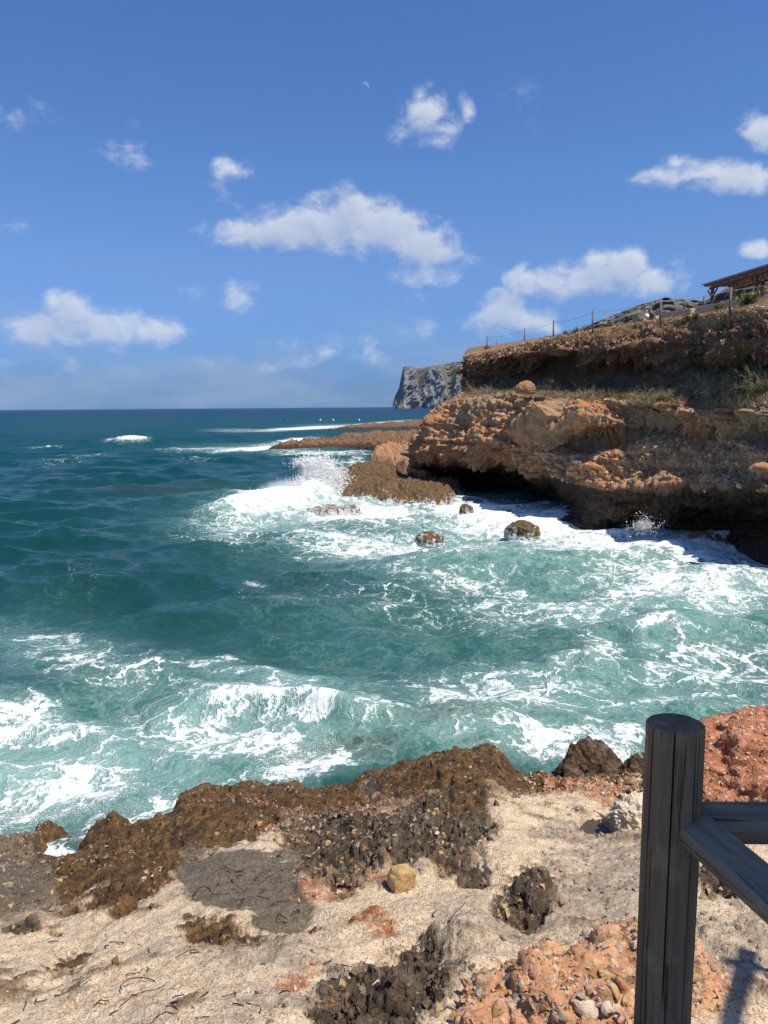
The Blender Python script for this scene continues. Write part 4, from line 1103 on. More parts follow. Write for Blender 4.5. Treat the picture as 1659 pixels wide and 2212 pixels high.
p, n = on_ground(1225, 2205)
o, V = rock('conglomerate_boulder', (p[0] + .0, p[1] - .04, p[2] - .04), (.42, .28, .25), M_PINK, 41, 6, .26, .12, .15, .10,
            'large pink and orange conglomerate boulder full of pale stones beside the wooden post', 'boulder', ns=1.9, chunk=.42)
stones_on(o, V, 150, .010, .05, [0, 0, 0, 2, 3, 3, 4, 1], -.14, 5, .3)
crumbs_on(o, V, 2400, [STONES[0], STONES[3], STONES[4], STONES[2]], .003, .014, 60)
def stone_at(o, V, px, py, rp, j):
    W = V + np.array(o.location); qx, qy = proj(W); N_ = V / np.linalg.norm(V, axis=1)[:, None]
    tc_ = CAM - W; D_ = np.linalg.norm(tc_, axis=1); fr = (N_ * tc_).sum(1) > 0
    i_ = np.argmin((qx - px) ** 2 + (qy - py) ** 2 + (~fr) * 1e9)
    stone(W[i_], N_[i_], rp / F * D_[i_] * 1.05, j, o, .15)


BIG = [(1272, 2175, 27, 0), (1313, 2183, 20, 0), (1110, 2165, 16, 1), (1129, 2124, 15, 0), (1188, 2119, 13, 0), (1154, 2105, 14, 3), (1092, 2112, 14, 1), (1316, 2107, 19, 2), (1326, 2141, 16, 2), (1342, 2198, 19, 3),
       (1035, 2144, 14, 1), (1183, 2056, 19, 2), (1220, 2050, 17, 2), (1053, 2101, 11, 1), (1248, 2121, 11, 0), (1092, 2090, 13, 3), (1210, 2190, 14, 1), (1160, 2150, 10, 3), (1075, 2180, 12, 2), (1240, 2080, 12, 3)]
for b_ in BIG: stone_at(o, V, *b_)
p, n = on_ground(1400, 2120)
o, V = rock('conglomerate_boulder', (p[0] + .0, p[1] + .02, p[2] - .01), (.28, .24, .21), M_PINK, 42, 6, .25, .12, .15, .10,
            'tan conglomerate hump partly hidden behind the wooden post', 'boulder', ns=1.9, chunk=.35)
for b_ in ((1296, 2030, 24, 2), (1359, 2008, 21, 3), (1330, 2050, 13, 0), (1375, 2040, 12, 0)): stone_at(o, V, *b_)
stones_on(o, V, 70, .010, .045, [0, 0, 2, 2, 3, 1], -.08, 6, .3)
crumbs_on(o, V, 1600, [STONES[0], STONES[3], STONES[2]], .003, .013, 70)
p = at_d(1610, 1690, 7.0)
o, V = rock('red_boulder', (p[0] + .15, p[1] + .2, p[2] - .1), (.95, .75, .62), M_RED, 43, 6, .20, .09, .2, .10,
            'rust red conglomerate boulder behind the handrail at the right edge', 'boulder', ns=2.2, chunk=.3)
stones_on(o, V, 110, .010, .036, [3, 3, 2, 4, 0], -.2, 7, .4)
crumbs_on(o, V, 2600, [STONES[4], STONES[4], STONES[3], STONES[0]], .004, .014, 80)
p = at_d(1278, 1640, 10.0)
o, V = rock('black_rock', (p[0], p[1], p[2] - .20), (.74, .46, .50), M_KARST, 44, 6, .40, .17, .3, .12,
            'jagged black rock jutting into the surf left of the wooden post', 'rock', ns=2.0, chunk=.22, peak=.62)
p = at_d(1385, 1672, 9.3)
o, V = rock('black_rock', (p[0], p[1], p[2] - .1), (.36, .28, .32), M_KARST, 45, 6, .40, .17, .3, .12,
            'small jagged dark rock touching the left side of the wooden post', 'rock', ns=2.0, chunk=.22, peak=.5)
p, n = on_ground(1372, 1782)
rock('pale_rock', (p[0], p[1], p[2] + .07), (.20, .16, .17), M_PALE, 46, 6, .30, .17, .3, .16, 'whitish pitted rock by the brown puddle', 'rock', ns=2.2, chunk=.3)
p, n = on_ground(868, 1915)
o, V = rock('ochre_stone', (p[0], p[1], p[2] + .045), (.085, .07, .085), STONES[2], 47, 5, .30, .07, .4, .04, 'square ochre stone sitting on pale sand below the dark rock', 'stone', rz=.5, ns=1.2, box=.55)
p, n = on_ground(755, 1680)

# still water of the puddles
def puddle(px, py, rx, ry, label):
    p, n = on_ground(px, py)
    bm = bmesh.new(); vs = []
    for i in range(28):
        a = i / 28 * 6.283; k = 1 + .18 * math.sin(3 * a + px) + .1 * math.sin(5 * a)
        vs.append(bm.verts.new((p[0] + rx * k * math.cos(a), p[1] + ry * k * math.sin(a), p[2] + .035)))
    bm.faces.new(vs)
    m, g, out = new_mat('puddle_water'); finish(g, out, g.mix(g.noise(geo(g), 6, 4, .6), (.055, .038, .022), (.10, .075, .05)), .22, None, .35)
    bm_obj('puddle', bm, m, None, kind='structure')


puddle(1290, 1790, .24, .20, '')

# dead seaweed strands
def strand(bm, p, n, L, r, seed):
    q = np.random.default_rng(seed); a = q.uniform(0, 6.28); pts = [np.array(p) + np.array(n) * r * 1.5]
    turn = q.normal(0, .25)
    for i in range(7):
        a += turn + q.normal(0, .5); d = np.array([math.cos(a), math.sin(a), 0]); d -= np.array(n) * (d @ n)
        pts.append(pts[-1] + d * L / 7 + np.array(n) * (abs(q.normal(0, .10)) * L / 7 * (1 if i < 4 else -1)))
    for A, B in zip(pts[:-1], pts[1:]):
        bm_tube(bm, A, B, r, r * .9, 4)


sp = [(100, 2160), (120, 2150), (200, 2180), (235, 2190), (262, 2175), (320, 2090), (325, 2060), (335, 2120), (370, 2170), (385, 2185), (395, 2150), (410, 2180), (430, 2165), (450, 2200), (345, 2195), (290, 2150),
      (480, 2155), (500, 2170), (560, 2195), (600, 2150), (225, 2050), (265, 2040), (130, 2035), (60, 2170), (30, 2120), (500, 1905), (515, 1915), (535, 1925), (525, 1895), (550, 1905), (490, 1930), (570, 1900), (475, 1880), (540, 1940),
      (610, 1925), (640, 1960), (580, 1965), (455, 1925), (620, 1985), (505, 1945), (560, 1935), (930, 2000), (955, 2010), (975, 1990), (940, 1985), (990, 2020), (915, 2015), (845, 1885), (830, 1895), (855, 1870), (700, 2090), (735, 2085), (380, 2075), (180, 2120),
      (410, 2060), (270, 2110), (40, 2205), (530, 1880), (555, 1885), (470, 1905), (585, 1945)]
for i, (a, b) in enumerate(sp):
    p, n = on_ground(a, b); bm = bmesh.new()
    dd = math.hypot(p[0], p[1])
    strand(bm, p, n, random.uniform(.05, .2) * (.75 + dd * .1), random.uniform(.0013, .0024) + .0003 * dd, 500 + i)
    wetp = 1860 < b < 1990 and a < 700
    lab = 'thin dark seaweed strand stranded on the wet dark rock patch' if wetp else ('thin dark seaweed strand by the ochre stone and grey rock' if a > 690 else 'thin dark dry seaweed strand lying on the pale sandy rock')
    bm_obj('seaweed_strand', bm, M_WEED, None, label=lab, category='seaweed',
           group='seaweed strands on wet rock' if wetp else ('seaweed strands near the ochre stone' if a > 690 else 'seaweed strands on pale sand'))


# ------------------------------------------------------------------ wooden railing in the shade
M_PW = mat_wood('weathered_post', (.19, .122, .068), (.28, .195, .115), 2)
M_RW = mat_wood('weathered_rail', (.20, .155, .105), (.31, .25, .175), 2)


def log_mesh(name, a, b, r0, r1, mat, parent, cracks=(), seg=48, rows=40, dome0=False, flat=0.0, seed=0, base=None):
    """round log from a to b built along local z; cracks = (angle, width, depth, t0, t1)"""
    a, b = np.array(a, float), np.array(b, float); L = np.linalg.norm(b - a)
    th = np.linspace(0, 2 * math.pi, seg, endpoint=False)
    for c in cracks:                                   # extra columns beside each crack
        th = np.concatenate([th, [c[0] - c[1], c[0] - c[1] * .35, c[0], c[0] + c[1] * .35, c[0] + c[1]]])
    th = np.unique(np.mod(th, 2 * math.pi)); seg = len(th)
    ts = np.linspace(0, 1, rows); pts = []
    prof = [(t, 1.0) for t in ts]
    if dome0:
        prof = [(-.055 / L * s_, math.sqrt(max(1 - s_ * s_, 0)) * .98 + .02) for s_ in (1.0, .97, .88, .72, .5, .25)] + prof[1:]
    rr = np.random.default_rng(seed); ph = rr.uniform(0, 6.28, 4)
    for t, k in prof:
        R0 = (r0 + (r1 - r0) * max(t, 0)) * k
        w_ = 1 + .020 * np.sin(2 * th + ph[0] + t * 2) + .012 * np.sin(5 * th + ph[1] - t * 3) + .008 * np.sin(9 * th + ph[2] + t * 5) + .012 * np.sin(t * 9 + ph[3])
        rad = R0 * w_
        for (ca, cw, cdp, c0, c1) in cracks:
            da = np.abs((th - ca + math.pi) % (2 * math.pi) - math.pi)
            e = np.clip((t - c0) / .03, 0, 1) * np.clip((c1 - t) / .15, 0, 1)
            rad = rad - e * cdp * np.clip(1 - da / cw, 0, 1) * k
        x, y = rad * np.cos(th), rad * np.sin(th)
        if flat:
            up_ = Vector(b - a).to_track_quat('Z', 'Y').to_matrix().transposed() @ Vector(flat[:3]); ul = math.hypot(up_.x, up_.y); ux_, uy_ = up_.x / ul, up_.y / ul
            ex_ = np.maximum(x * ux_ + y * uy_ - R0 * flat[3], 0) * .9; x, y = x - ex_ * ux_, y - ex_ * uy_
        pts.append(np.stack([x, y, np.full(seg, t * L)], -1))
    V = np.array(pts); n = len(prof)
    fq = [tuple(f) for f in grid_faces(n, seg, True)]
    Vl = [tuple(v) for v in V.reshape(-1, 3)]
    # end grain: rings sunk a little, the cracks run across them
    for end, sgn in ((0, 1), (n - 1, -1)):
        prev = end * seg
        for kx, dz in ((.93, -.004), (.55, .001), (.2, .003)):
            st = len(Vl)
            for v in V[end]:
                Vl.append((v[0] * kx, v[1] * kx, v[2] + sgn * dz * (0 if dome0 and end == 0 else 1)))
            for j in range(seg):
                q = (prev + j, prev + (j + 1) % seg, st + (j + 1) % seg, st + j)
                fq.append(q if sgn < 0 else q[::-1])
            prev = st
        c = len(Vl); Vl.append((0, 0, V[end][0][2]))
        for j in range(seg):
            q = (prev + j, prev + (j + 1) % seg, c); fq.append(q if sgn < 0 else q[::-1])
    me = bpy.data.meshes.new(name); me.from_pydata(Vl, [], fq); me.update()
    me.polygons.foreach_set('use_smooth', np.full(len(me.polygons), True))
    bm = bmesh.new(); bm.from_mesh(me); bmesh.ops.recalc_face_normals(bm, faces=bm.faces)
    for e in bm.edges:
        if len(e.link_faces) == 2 and e.calc_face_angle(0) > R(38): e.smooth = False
    bm.to_mesh(me); bm.free()
    o = link(name, me, mat, parent)
    d = Vector(b - a); o.rotation_euler = d.to_track_quat('Z', 'Y').to_euler()
    o.location = Vector(a) - Vector(base if base is not None else (0, 0, 0))
    return o


DP = 1.69
pt = at_d(1459, 1566, DP); pb = at_d(1443, 2205, 1.0); 
# same true distance for the foot: the post leans a touch
pb = np.array([pt[0] - .006, pt[1] - .012, pt[2] - .95])
top_z = pt[2]
rail_z = at_d(1500, 1775, DP - .05)[2]
base = np.array([pb[0], pb[1], top_z - 1.62])
RAIL = empty('wooden_railing', tuple(base), 'dark weathered round wooden post with two handrails meeting at it', 'railing')
dv = (pt - pb) / np.linalg.norm(pt - pb)
_m = Vector(dv).to_track_quat('Z', 'Y').to_matrix().transposed(); _c = _m @ Vector((CAM[0] - pt[0], CAM[1] - pt[1], 0)); ca = math.atan2(_c.y, _c.x)
log_mesh('post', pt - dv * 1.62, pt, .064, .0605, M_PW, RAIL, [(ca, .034, .014, .62, 1.3), (ca + .12, .03, .010, .30, .66), (ca - .8, .025, .006, .5, 1.2), (ca + .75, .03, .008, .45, 1.2), (.9, .04, .012, .85, 1.2), (-2.6, .03, .007, .55, 1.15), (-.45, .03, .006, .2, .8), (2.6, .04, .01, .85, 1.2)], 56, 60, base=base, seed=1)
# rail away to the right
ra = at_d(1512, 1777, DP + .02); rb_dir = np.array([1.0, -.05, 0.012]); 
log_mesh('rail', ra - rb_dir * .02, ra + rb_dir * 1.9, .043, .045, M_RW, RAIL, [(1.4, .05, .008, .0, 1.2), (2.3, .04, .006, .1, .7), (-2.2, .04, .006, .2, 1.1), (.5, .03, .005, .2, .9)], 48, 40, base=base, seed=2)
# rail towards the viewer: its axis is horizontal
zc = rail_z - .028
A_ = at_z(1498, 1790, zc); B_ = at_z(1712, 1975, zc - .0)
dd_ = (B_ - A_) / np.linalg.norm(B_ - A_)
log_mesh('rail', A_, A_ + dd_ * 1.6, .042, .045, M_RW, RAIL, [(1.2, .05, .006, .02, .8), (2.0, .03, .004, .1, 1.1), (.2, .04, .006, .1, .9), (-.6, .03, .004, .0, .6)], 48, 40, dome0=True, base=base, seed=3, flat=(-.25, -.35, .9, .62))
bm = bmesh.new(); kp = at_d(1476, 1781, 1.52)
bm_tube(bm, A_ + np.array([-.03, -.038, -.006]), A_ + np.array([-.02, -.028, -.004]), .006, .006, 10)
for v in bm.verts: v.co -= Vector(base)
bm_obj('bolt_hole', bm, mat_plain('hole', (.006, .005, .005), (.012, .01, .01), 20), RAIL)

# ------------------------------------------------------------------ added unseen roof and poles, shaped to shade the railing
SHADE_ROOF = empty('added_shade_roof', (1.4, .2, 4.2), 'added unseen timber and reed roof shaping shade on the railing and ground', 'pergola')
PB = np.array([1.4, .2, 4.2])


def shade_part(name, fn, mat):
    bm = bmesh.new(); fn(bm)
    for v in bm.verts: v.co -= Vector(PB)
    return bm_obj(name, bm, mat, SHADE_ROOF)


ZR = 7.2
shade_part('reed_roof', lambda bm: [bm_tube(bm, (1.12, y, ZR + .10 + .008 * (i % 3)), (4.4, y, ZR + .10 + .008 * (i % 2)), .014, .012, 5) for i, y in enumerate(np.arange(-2.6, 1.07, .0195))], M_REED)  # added roof out of view, cut to shade only the post and rails
for x in (1.25, 1.75, 3.3, 3.9):
    shade_part('rafter', lambda bm, x=x: bm_box(bm, (x, -.78, ZR + .03), (.07, 3.7, .10)), M_TIMB)
def above(px, py, z):
    T_ = on_ground(px, py)[0]; return T_ + SDIR * ((z - T_[2]) / SDIR[2])


k0, k1 = above(1612, 2048, ZR - .02), above(1578, 2200, ZR - .02)
shade_part('shadow_pole', lambda bm: bm_tube(bm, k0, k0 + (k1 - k0) * 3.2, .034, .038, 10), M_TIMB)  # added, traced back along the sun to cast the cross shadow's stem
k2, k3 = above(1566, 2080, ZR - .09), above(1650, 2102, ZR - .09)
shade_part('shadow_crossbar', lambda bm: bm_tube(bm, k2, k2 + (k3 - k2) * 2.2, .026, .03, 10), M_TIMB)  # added on the same sun rays to cast the shadow's arm
shade_part('beam', lambda bm: bm_box(bm, (2.75, .95, ZR - .09), (3.3, .10, .13)), M_TIMB)
shade_part('beam', lambda bm: bm_box(bm, (2.75, -2.4, ZR - .09), (3.3, .10, .13)), M_TIMB)
for x, y in ((4.3, .95), (4.3, -2.4), (1.2, -2.4)):
    shade_part('post', lambda bm, x=x, y=y: bm_tube(bm, (x, y, 3.6), (x, y, ZR - .15), .06, .055, 12), M_TIMB)


# ------------------------------------------------------------------ cliff top: fence, wall, pergola, person
def Z2(zx, zy):
    return 987.5 + .4048 * zx, 548.6 + .4048 * zy


def p2(zx, zy, D):
    return at_d(*Z2(zx, zy), D)


FENCE = empty('rope_fence', tuple(p2(722, 402, 48)), 'row of slim grey wooden posts joined by rope along the cliff top', 'fence')
FB = Vector(FENCE.location)


def local(o, base):
    for v in o: v.co -= base


tops = []
for zx, zt, zb, D in ((2100, 60, 260, 31), (1455, 180, 303, 38), (1084, 242, 350, 43), (722, 301, 405, 48), (513, 355, 445, 57), (360, 398, 480, 64), (160, 439, 505, 72)):
    a, b = p2(zx, zb, D), p2(zx, zt, D); b[:2] = a[:2]; a[2] -= .35
    bm = bmesh.new(); bm_tube(bm, a, b, .062, .056, 12); bm_tube(bm, b, b + np.array([0, 0, .015]), .056, .04, 12); local(bm.verts, FB)
    bm_obj('post', bm, M_POSTG, FENCE, True); tops.append(b + np.array([0, 0, -.12]))
for zx, zt, zb, D in ((210, 465, 505, 84), (475, 435, 455, 78), (1168, 265, 305, 60), (1317, 222, 275, 56)):
    a, b = p2(zx, zb, D), p2(zx, zt, D); b[:2] = a[:2]; a[2] -= .5
    bm = bmesh.new(); bm_tube(bm, a, b, .085, .08, 10); local(bm.verts, FB); bm_obj('post', bm, M_POSTG, FENCE, True)


def rope(A, B, sag, r=.011):
    bm = bmesh.new(); pr = None
    for i in range(13):
        t = i / 12; q = A * (1 - t) + B * t; q = q + np.array([0, 0, -sag * 4 * t * (1 - t)])
        if pr is not None: bm_tube(bm, pr, q, r, r, 5)
        pr = q
    local(bm.verts, FB); bm_obj('rope', bm, M_ROPE, FENCE, True)


for A, B, s in zip(tops[:-1], tops[1:], (.07, .09, .09, .12, .12, .12)):
    rope(A, B, s)
rope(tops[6], p2(210, 475, 84), .15); rope(p2(210, 475, 84), p2(475, 440, 78), .3)

# low terrace wall
WALL = empty('terrace_wall', tuple(p2(1275, 320, 50)), 'low beige terrace wall with pale capping behind the rope fence', 'wall')
WB = Vector(WALL.location)


def wall_run(a, b, D0, D1, h, thick, capname):
    A, B = p2(*a, D0), p2(*b, D1)
    d = (B - A); d[2] = 0; L = np.linalg.norm(d); ux = d / L; nrm = np.array([-ux[1], ux[0], 0])
    for nm, mat, zo, hh, th in (('wall_panel', M_WALL, -h, h - .07, thick), (capname, M_CAP, -.07, .07, thick + .08)):
        bm = bmesh.new(); vs = []
        for t in np.linspace(0, 1, 9):
            P = A * (1 - t) + B * t
            for sd, z in ((-1, 0), (1, 0), (1, hh), (-1, hh)):
                q = P + nrm * sd * th / 2 + np.array([0, 0, zo + z]); vs.append(bm.verts.new(q))
        for i in range(8):
            for k in range(4):
                bm.faces.new((vs[i * 4 + k], vs[i * 4 + (k + 1) % 4], vs[i * 4 + 4 + (k + 1) % 4], vs[i * 4 + 4 + k]))
        bm.faces.new(vs[:4]); bm.faces.new(vs[-4:])
        bmesh.ops.recalc_face_normals(bm, faces=bm.faces)
        local(bm.verts, WB); bm_obj(nm, bm, mat, WALL)


wall_run((1085, 318), (1258, 290), 50, 47.5, 1.2, .25, 'wall_cap')
wall_run((1270, 282), (1800, 205), 49, 43, 1.6, .25, 'wall_cap')
bm = bmesh.new(); c = at_d(1420, 682, 48.6); bm_box(bm, (c[0], c[1], c[2] - .40), (.30, .30, .80)); local(bm.verts, WB); bm_obj('wall_panel', bm, M_CAP, WALL)

# pergola on the terrace
PG = empty('beach_pergola', tuple(p2(1540, 240, 53)), 'brown timber pergola with thin slatted roof on the cliff terrace', 'pergola')
GB = Vector(PG.location)


def pg(name, fn, mat=M_TIMB):
    bm = bmesh.new(); fn(bm); local(bm.verts, GB); return bm_obj(name, bm, mat, PG)


e0, e1 = p2(1330, 157, 55), p2(1700, 70, 48.5)
zroof = (e0[2] + e1[2]) / 2 - .1; e0[2] = e1[2] = zroof
dl = e1 - e0; Ld = np.linalg.norm(dl); dl /= Ld; dl2 = np.array([-dl[1], dl[0], 0]); dl2 *= np.sign(dl2[1])
e1 = e0 + dl * (Ld + 3); Ld += 3
for i in range(4):
    for off in (0.25, 2.1):
        c = e0 + dl * (.35 + i * (Ld - .5) / 4.0) + dl2 * off
        pg('post', lambda bm, c=c: bm_box(bm, (c[0], c[1], zroof - 1.6), (.17, .17, 3.1)))
        if off < 1:
            for s_ in (-1, 1):
                A = c + np.array([0, 0, -.75]); B = c + dl * s_ * .6 + np.array([0, 0, -.16])
                pg('brace', lambda bm, A=A, B=B: bm_tube(bm, A, B, .05, .05, 6))
rot = Matrix(((dl[0], dl2[0], 0), (dl[1], dl2[1], 0), (0, 0, 1)))
for off in (.25, 2.1):
    c = e0 + dl * Ld / 2 + dl2 * off
    pg('beam', lambda bm, c=c: bm_box(bm, (c[0], c[1], zroof - .08), (Ld, .10, .13), rot))
for i in range(12):
    c = e0 + dl * (.1 + i * (Ld - .3) / 11) + dl2 * 1.15
    pg('rafter', lambda bm, c=c: bm_box(bm, (c[0], c[1], zroof + .07), (.07, 2.7, .09), rot))
for i in range(17):
    off = -.25 + i * .17; jj = random.uniform(-.012, .012)
    c = e0 + dl * (Ld / 2 + random.uniform(-.08, .05)) + dl2 * off
    pg('slat', lambda bm, c=c, jj=jj: bm_box(bm, (c[0], c[1], zroof + .155 + jj), (Ld + .3, .085, .03), rot), M_REED)
# person on the path behind the fence
def build_person(loc, rz):
    J = {'pel': (0, 0, .95), 'abd': (0, .0, 1.10), 'ch': (0, .01, 1.30), 'nk': (0, .0, 1.47), 'hd0': (0, -.02, 1.56), 'hd1': (0, -.02, 1.66), 'hd2': (0, -.01, 1.73),
         'lh': (.10, 0, .90), 'lk': (.12, -.04, .50), 'la': (.12, .02, .09), 'lt': (.13, -.12, .03), 'rh': (-.10, 0, .90), 'rk': (-.11, .03, .50), 'ra': (-.12, .10, .09), 'rt': (-.12, -.03, .03),
         'ls': (.19, .01, 1.40), 'le': (.27, .05, 1.13), 'lw': (.24, -.08, .90), 'lf': (.23, -.12, .80), 'rs': (-.19, .01, 1.40), 're': (-.26, .06, 1.13), 'rw': (-.27, -.06, .89), 'rf': (-.27, -.10, .79)}
    Rr = dict(pel=.15, abd=.14, ch=.155, nk=.06, hd0=.075, hd1=.095, hd2=.07, lh=.095, lk=.06, la=.042, lt=.035, rh=.095, rk=.06, ra=.042, rt=.035, ls=.065, le=.045, lw=.03, lf=.032, rs=.065, re=.045, rw=.03, rf=.032)
    E = [('pel', 'abd'), ('abd', 'ch'), ('ch', 'nk'), ('nk', 'hd0'), ('hd0', 'hd1'), ('hd1', 'hd2'), ('pel', 'lh'), ('lh', 'lk'), ('lk', 'la'), ('la', 'lt'), ('pel', 'rh'), ('rh', 'rk'), ('rk', 'ra'), ('ra', 'rt'),
         ('ch', 'ls'), ('ls', 'le'), ('le', 'lw'), ('lw', 'lf'), ('ch', 'rs'), ('rs', 're'), ('re', 'rw'), ('rw', 'rf')]
    ks = list(J); me = bpy.data.meshes.new('person'); me.from_pydata([J[k] for k in ks], [(ks.index(a), ks.index(b)) for a, b in E], [])
    o = bpy.data.objects.new('tmp', me); COL.objects.link(o)
    o.modifiers.new('s', 'SKIN')
    for i, k in enumerate(ks):
        me.skin_vertices[0].data[i].radius = (Rr[k] * (1.2 if k in ('ch', 'abd', 'pel') else 1), Rr[k] * (.8 if k in ('ch', 'abd', 'pel') else 1)); me.skin_vertices[0].data[i].use_root = (k == 'pel')
    sd = o.modifiers.new('d', 'SUBSURF'); sd.levels = 2
    dg = bpy.context.evaluated_depsgraph_get(); m2 = bpy.data.meshes.new_from_object(o.evaluated_get(dg)); bpy.data.objects.remove(o)
    m2.materials.clear()
    skin = mat_plain('skin', (.42, .24, .16), (.5, .3, .21), 4); shirt = mat_plain('olive_shirt', (.06, .075, .03), (.09, .11, .05), 5); trs = mat_plain('dark_trousers', (.04, .045, .06), (.06, .065, .08), 5); hair = mat_plain('dark_hair', (.02, .015, .012), (.04, .03, .02), 30)
    for m in (skin, shirt, trs, hair): m2.materials.append(m)
    for pgn in m2.polygons:
        x, y, z = pgn.center
        pgn.material_index = 2 if z < .97 and abs(x) < .2 else (1 if z < 1.47 and not (abs(x) > .2 and z < 1.16) else (3 if z > 1.66 or (z > 1.58 and y > .0) else 0))
        pgn.use_smooth = True
    o = link('person', m2, None, label='person in an olive green shirt standing on the cliff path, holding a pale bag', category='person'); o.location = loc; o.rotation_euler = (0, 0, rz)
    return o


pp = p2(1033, 285, 50); floor = pp[2] - 1.78
build_person((pp[0], pp[1], floor), R(-60))
bm = bmesh.new(); bc = p2(1012, 332, 49.6)
bm_box(bm, (bc[0], bc[1], bc[2] - .02), (.28, .12, .34)); bmesh.ops.bevel(bm, geom=list(bm.edges), offset=.05, segments=2, affect='EDGES')
bm_tube(bm, (bc[0] - .1, bc[1], bc[2] + .17), (bc[0], bc[1], bc[2] + .36), .012); bm_tube(bm, (bc[0] + .1, bc[1], bc[2] + .17), (bc[0], bc[1], bc[2] + .36), .012)
bm_obj('carrier_bag', bm, mat_plain('pale_bag', (.62, .64, .5), (.7, .72, .6), 5), None, True, label='pale bag held beside the person on the cliff path', category='bag')


# ------------------------------------------------------------------ plants on the cliff
def plant_mesh(seed, h, spread, ns, nl, lsize, arch=.3):
    r = np.random.default_rng(seed); SV, SF, LV, LF = [], [], [], []
    for s in range(ns):
        a = r.uniform(0, 6.28); e = r.uniform(.1, 1.0); L = h * r.uniform(.55, 1.1)
        d = np.array([math.cos(a) * spread * e, math.sin(a) * spread * e, 1.0]); d /= np.linalg.norm(d); p = np.array([r.normal(0, .06) * spread, r.normal(0, .06) * spread, -.05]); pts = [p]
        for k in range(4):
            d = d + r.normal(0, .22, 3) + np.array([0, 0, -arch * .25]); d /= np.linalg.norm(d); pts.append(pts[-1] + d * L / 4)
            if k > 0:
                for _ in range(nl):
                    c = pts[-1] - d * L / 4 * r.random() + r.normal(0, lsize * .8, 3); u = r.normal(size=3); u /= np.linalg.norm(u); v = np.cross(u, r.normal(size=3)); v /= np.linalg.norm(v); q = lsize * r.uniform(.6, 1.3); i0 = len(LV)
                    LV += [c - u * q, c + v * q * .45, c + u * q, c - v * q * .45]; LF.append((i0, i0 + 1, i0 + 2, i0 + 3))
        w_ = .010 * h / .6
        for A, B in zip(pts[:-1], pts[1:]):
            t = np.cross(B - A, (0.3, 1, .2)); t /= np.linalg.norm(t) + 1e-9; b = np.cross(B - A, t); b /= np.linalg.norm(b) + 1e-9; i0 = len(SV)
            for P, ww in ((A, w_), (B, w_ * .75)):
                SV += [P + t * ww, P - t * ww * .5 + b * ww * .8, P - t * ww * .5 - b * ww * .8]
            SF += [(i0, i0 + 1, i0 + 4, i0 + 3), (i0 + 1, i0 + 2, i0 + 5, i0 + 4), (i0 + 2, i0, i0 + 3, i0 + 5)]; w_ *= .8
    sm_ = raw_mesh('stems', np.array(SV), np.array(SF)); lm_ = raw_mesh('leaves', np.array(LV), np.array(LF), smooth=False) if LV else None
    return sm_, lm_


KIND = {}
for i in range(3):
    KIND['dry', i] = plant_mesh(900 + i, .75, 1.3, 34, 0 if i else 1, .03, .5)
    KIND['green', i] = plant_mesh(910 + i, .55, 1.0, 24, 7, .065, .1)
    KIND['olive', i] = plant_mesh(920 + i, .42, 1.3, 26, 5, .045, .2)
for (k, i), (s, l) in KIND.items():
    s.materials.append(M_TWIG)
    if l: l.materials.append(M_LEAF if k == 'green' else M_LEAF2)


def plant(k, p, sc, label, group):
    s, l = KIND[k, random.randrange(3)]
    o = bpy.data.objects.new({'dry': 'dry_shrub', 'green': 'green_shrub', 'olive': 'low_shrub'}[k], s); COL.objects.link(o)
    o['label'] = label; o['category'] = 'shrub'; o['group'] = group
    o.location = p; o.scale = (sc,) * 3; o.rotation_euler = (random.uniform(-.15, .15), random.uniform(-.15, .15), random.uniform(0, 6.28))
    if l:
        c = bpy.data.objects.new('foliage', l); COL.objects.link(c); c.parent = o; c['kind'] = 'stuff'


cpx2, cpy2 = proj(CV)


def on_cliff(px, py, k0, k1):
    m = (CK[:, None] >= k0) & (CK[:, None] <= k1)
    d = (cpx2 - px) ** 2 + (cpy2 - py) ** 2 + (~m) * 1e9
    i = np.unravel_index(np.argmin(d), d.shape); return CV[i]


def undergrowth(name, k, count, scale, label, x0=1005, x1=1668, seed=0):
    r = np.random.default_rng(seed); SV, SF, LV, LF = [], [], [], []; a0 = b0 = 0
    for _ in range(count):
        px = r.uniform(x0, x1)
        lo = np.interp(px, [1000, 1150, 1400, 1660], [824, 828, 802, 796]); hi = np.interp(px, [1000, 1150, 1400, 1660], [850, 853, 872, 872])
        p = np.array(on_cliff(px, r.uniform(lo, hi), 4.7, 6.9)); sc = r.uniform(.55, 1.15) * scale; a = r.uniform(0, 6.28); c, s_ = math.cos(a), math.sin(a)
        for me, Vs, Fs, w_ in ((KIND[k, r.integers(3)][0], SV, SF, 0), (KIND[k, r.integers(3)][1], LV, LF, 1)):
            if me is None: continue
            v = np.empty(len(me.vertices) * 3, np.float32); me.vertices.foreach_get('co', v); v = v.reshape(-1, 3)
            f = np.empty(len(me.polygons) * 4, np.int32); me.loops.foreach_get('vertex_index', f); f = f.reshape(-1, 4)
            Vs.append(np.stack([v[:, 0] * c - v[:, 1] * s_, v[:, 0] * s_ + v[:, 1] * c, v[:, 2]], -1) * sc + p); Fs.append(f + (b0 if w_ else a0))
            if w_: b0 += len(v)
            else: a0 += len(v)
    o = link(name, raw_mesh(name, np.concatenate(SV), np.concatenate(SF)), M_TWIG, label=label, category='undergrowth', kind='stuff')
    if LV: link('foliage', raw_mesh('foliage', np.concatenate(LV), np.concatenate(LF), smooth=False), M_LEAF2, o, kind='stuff')


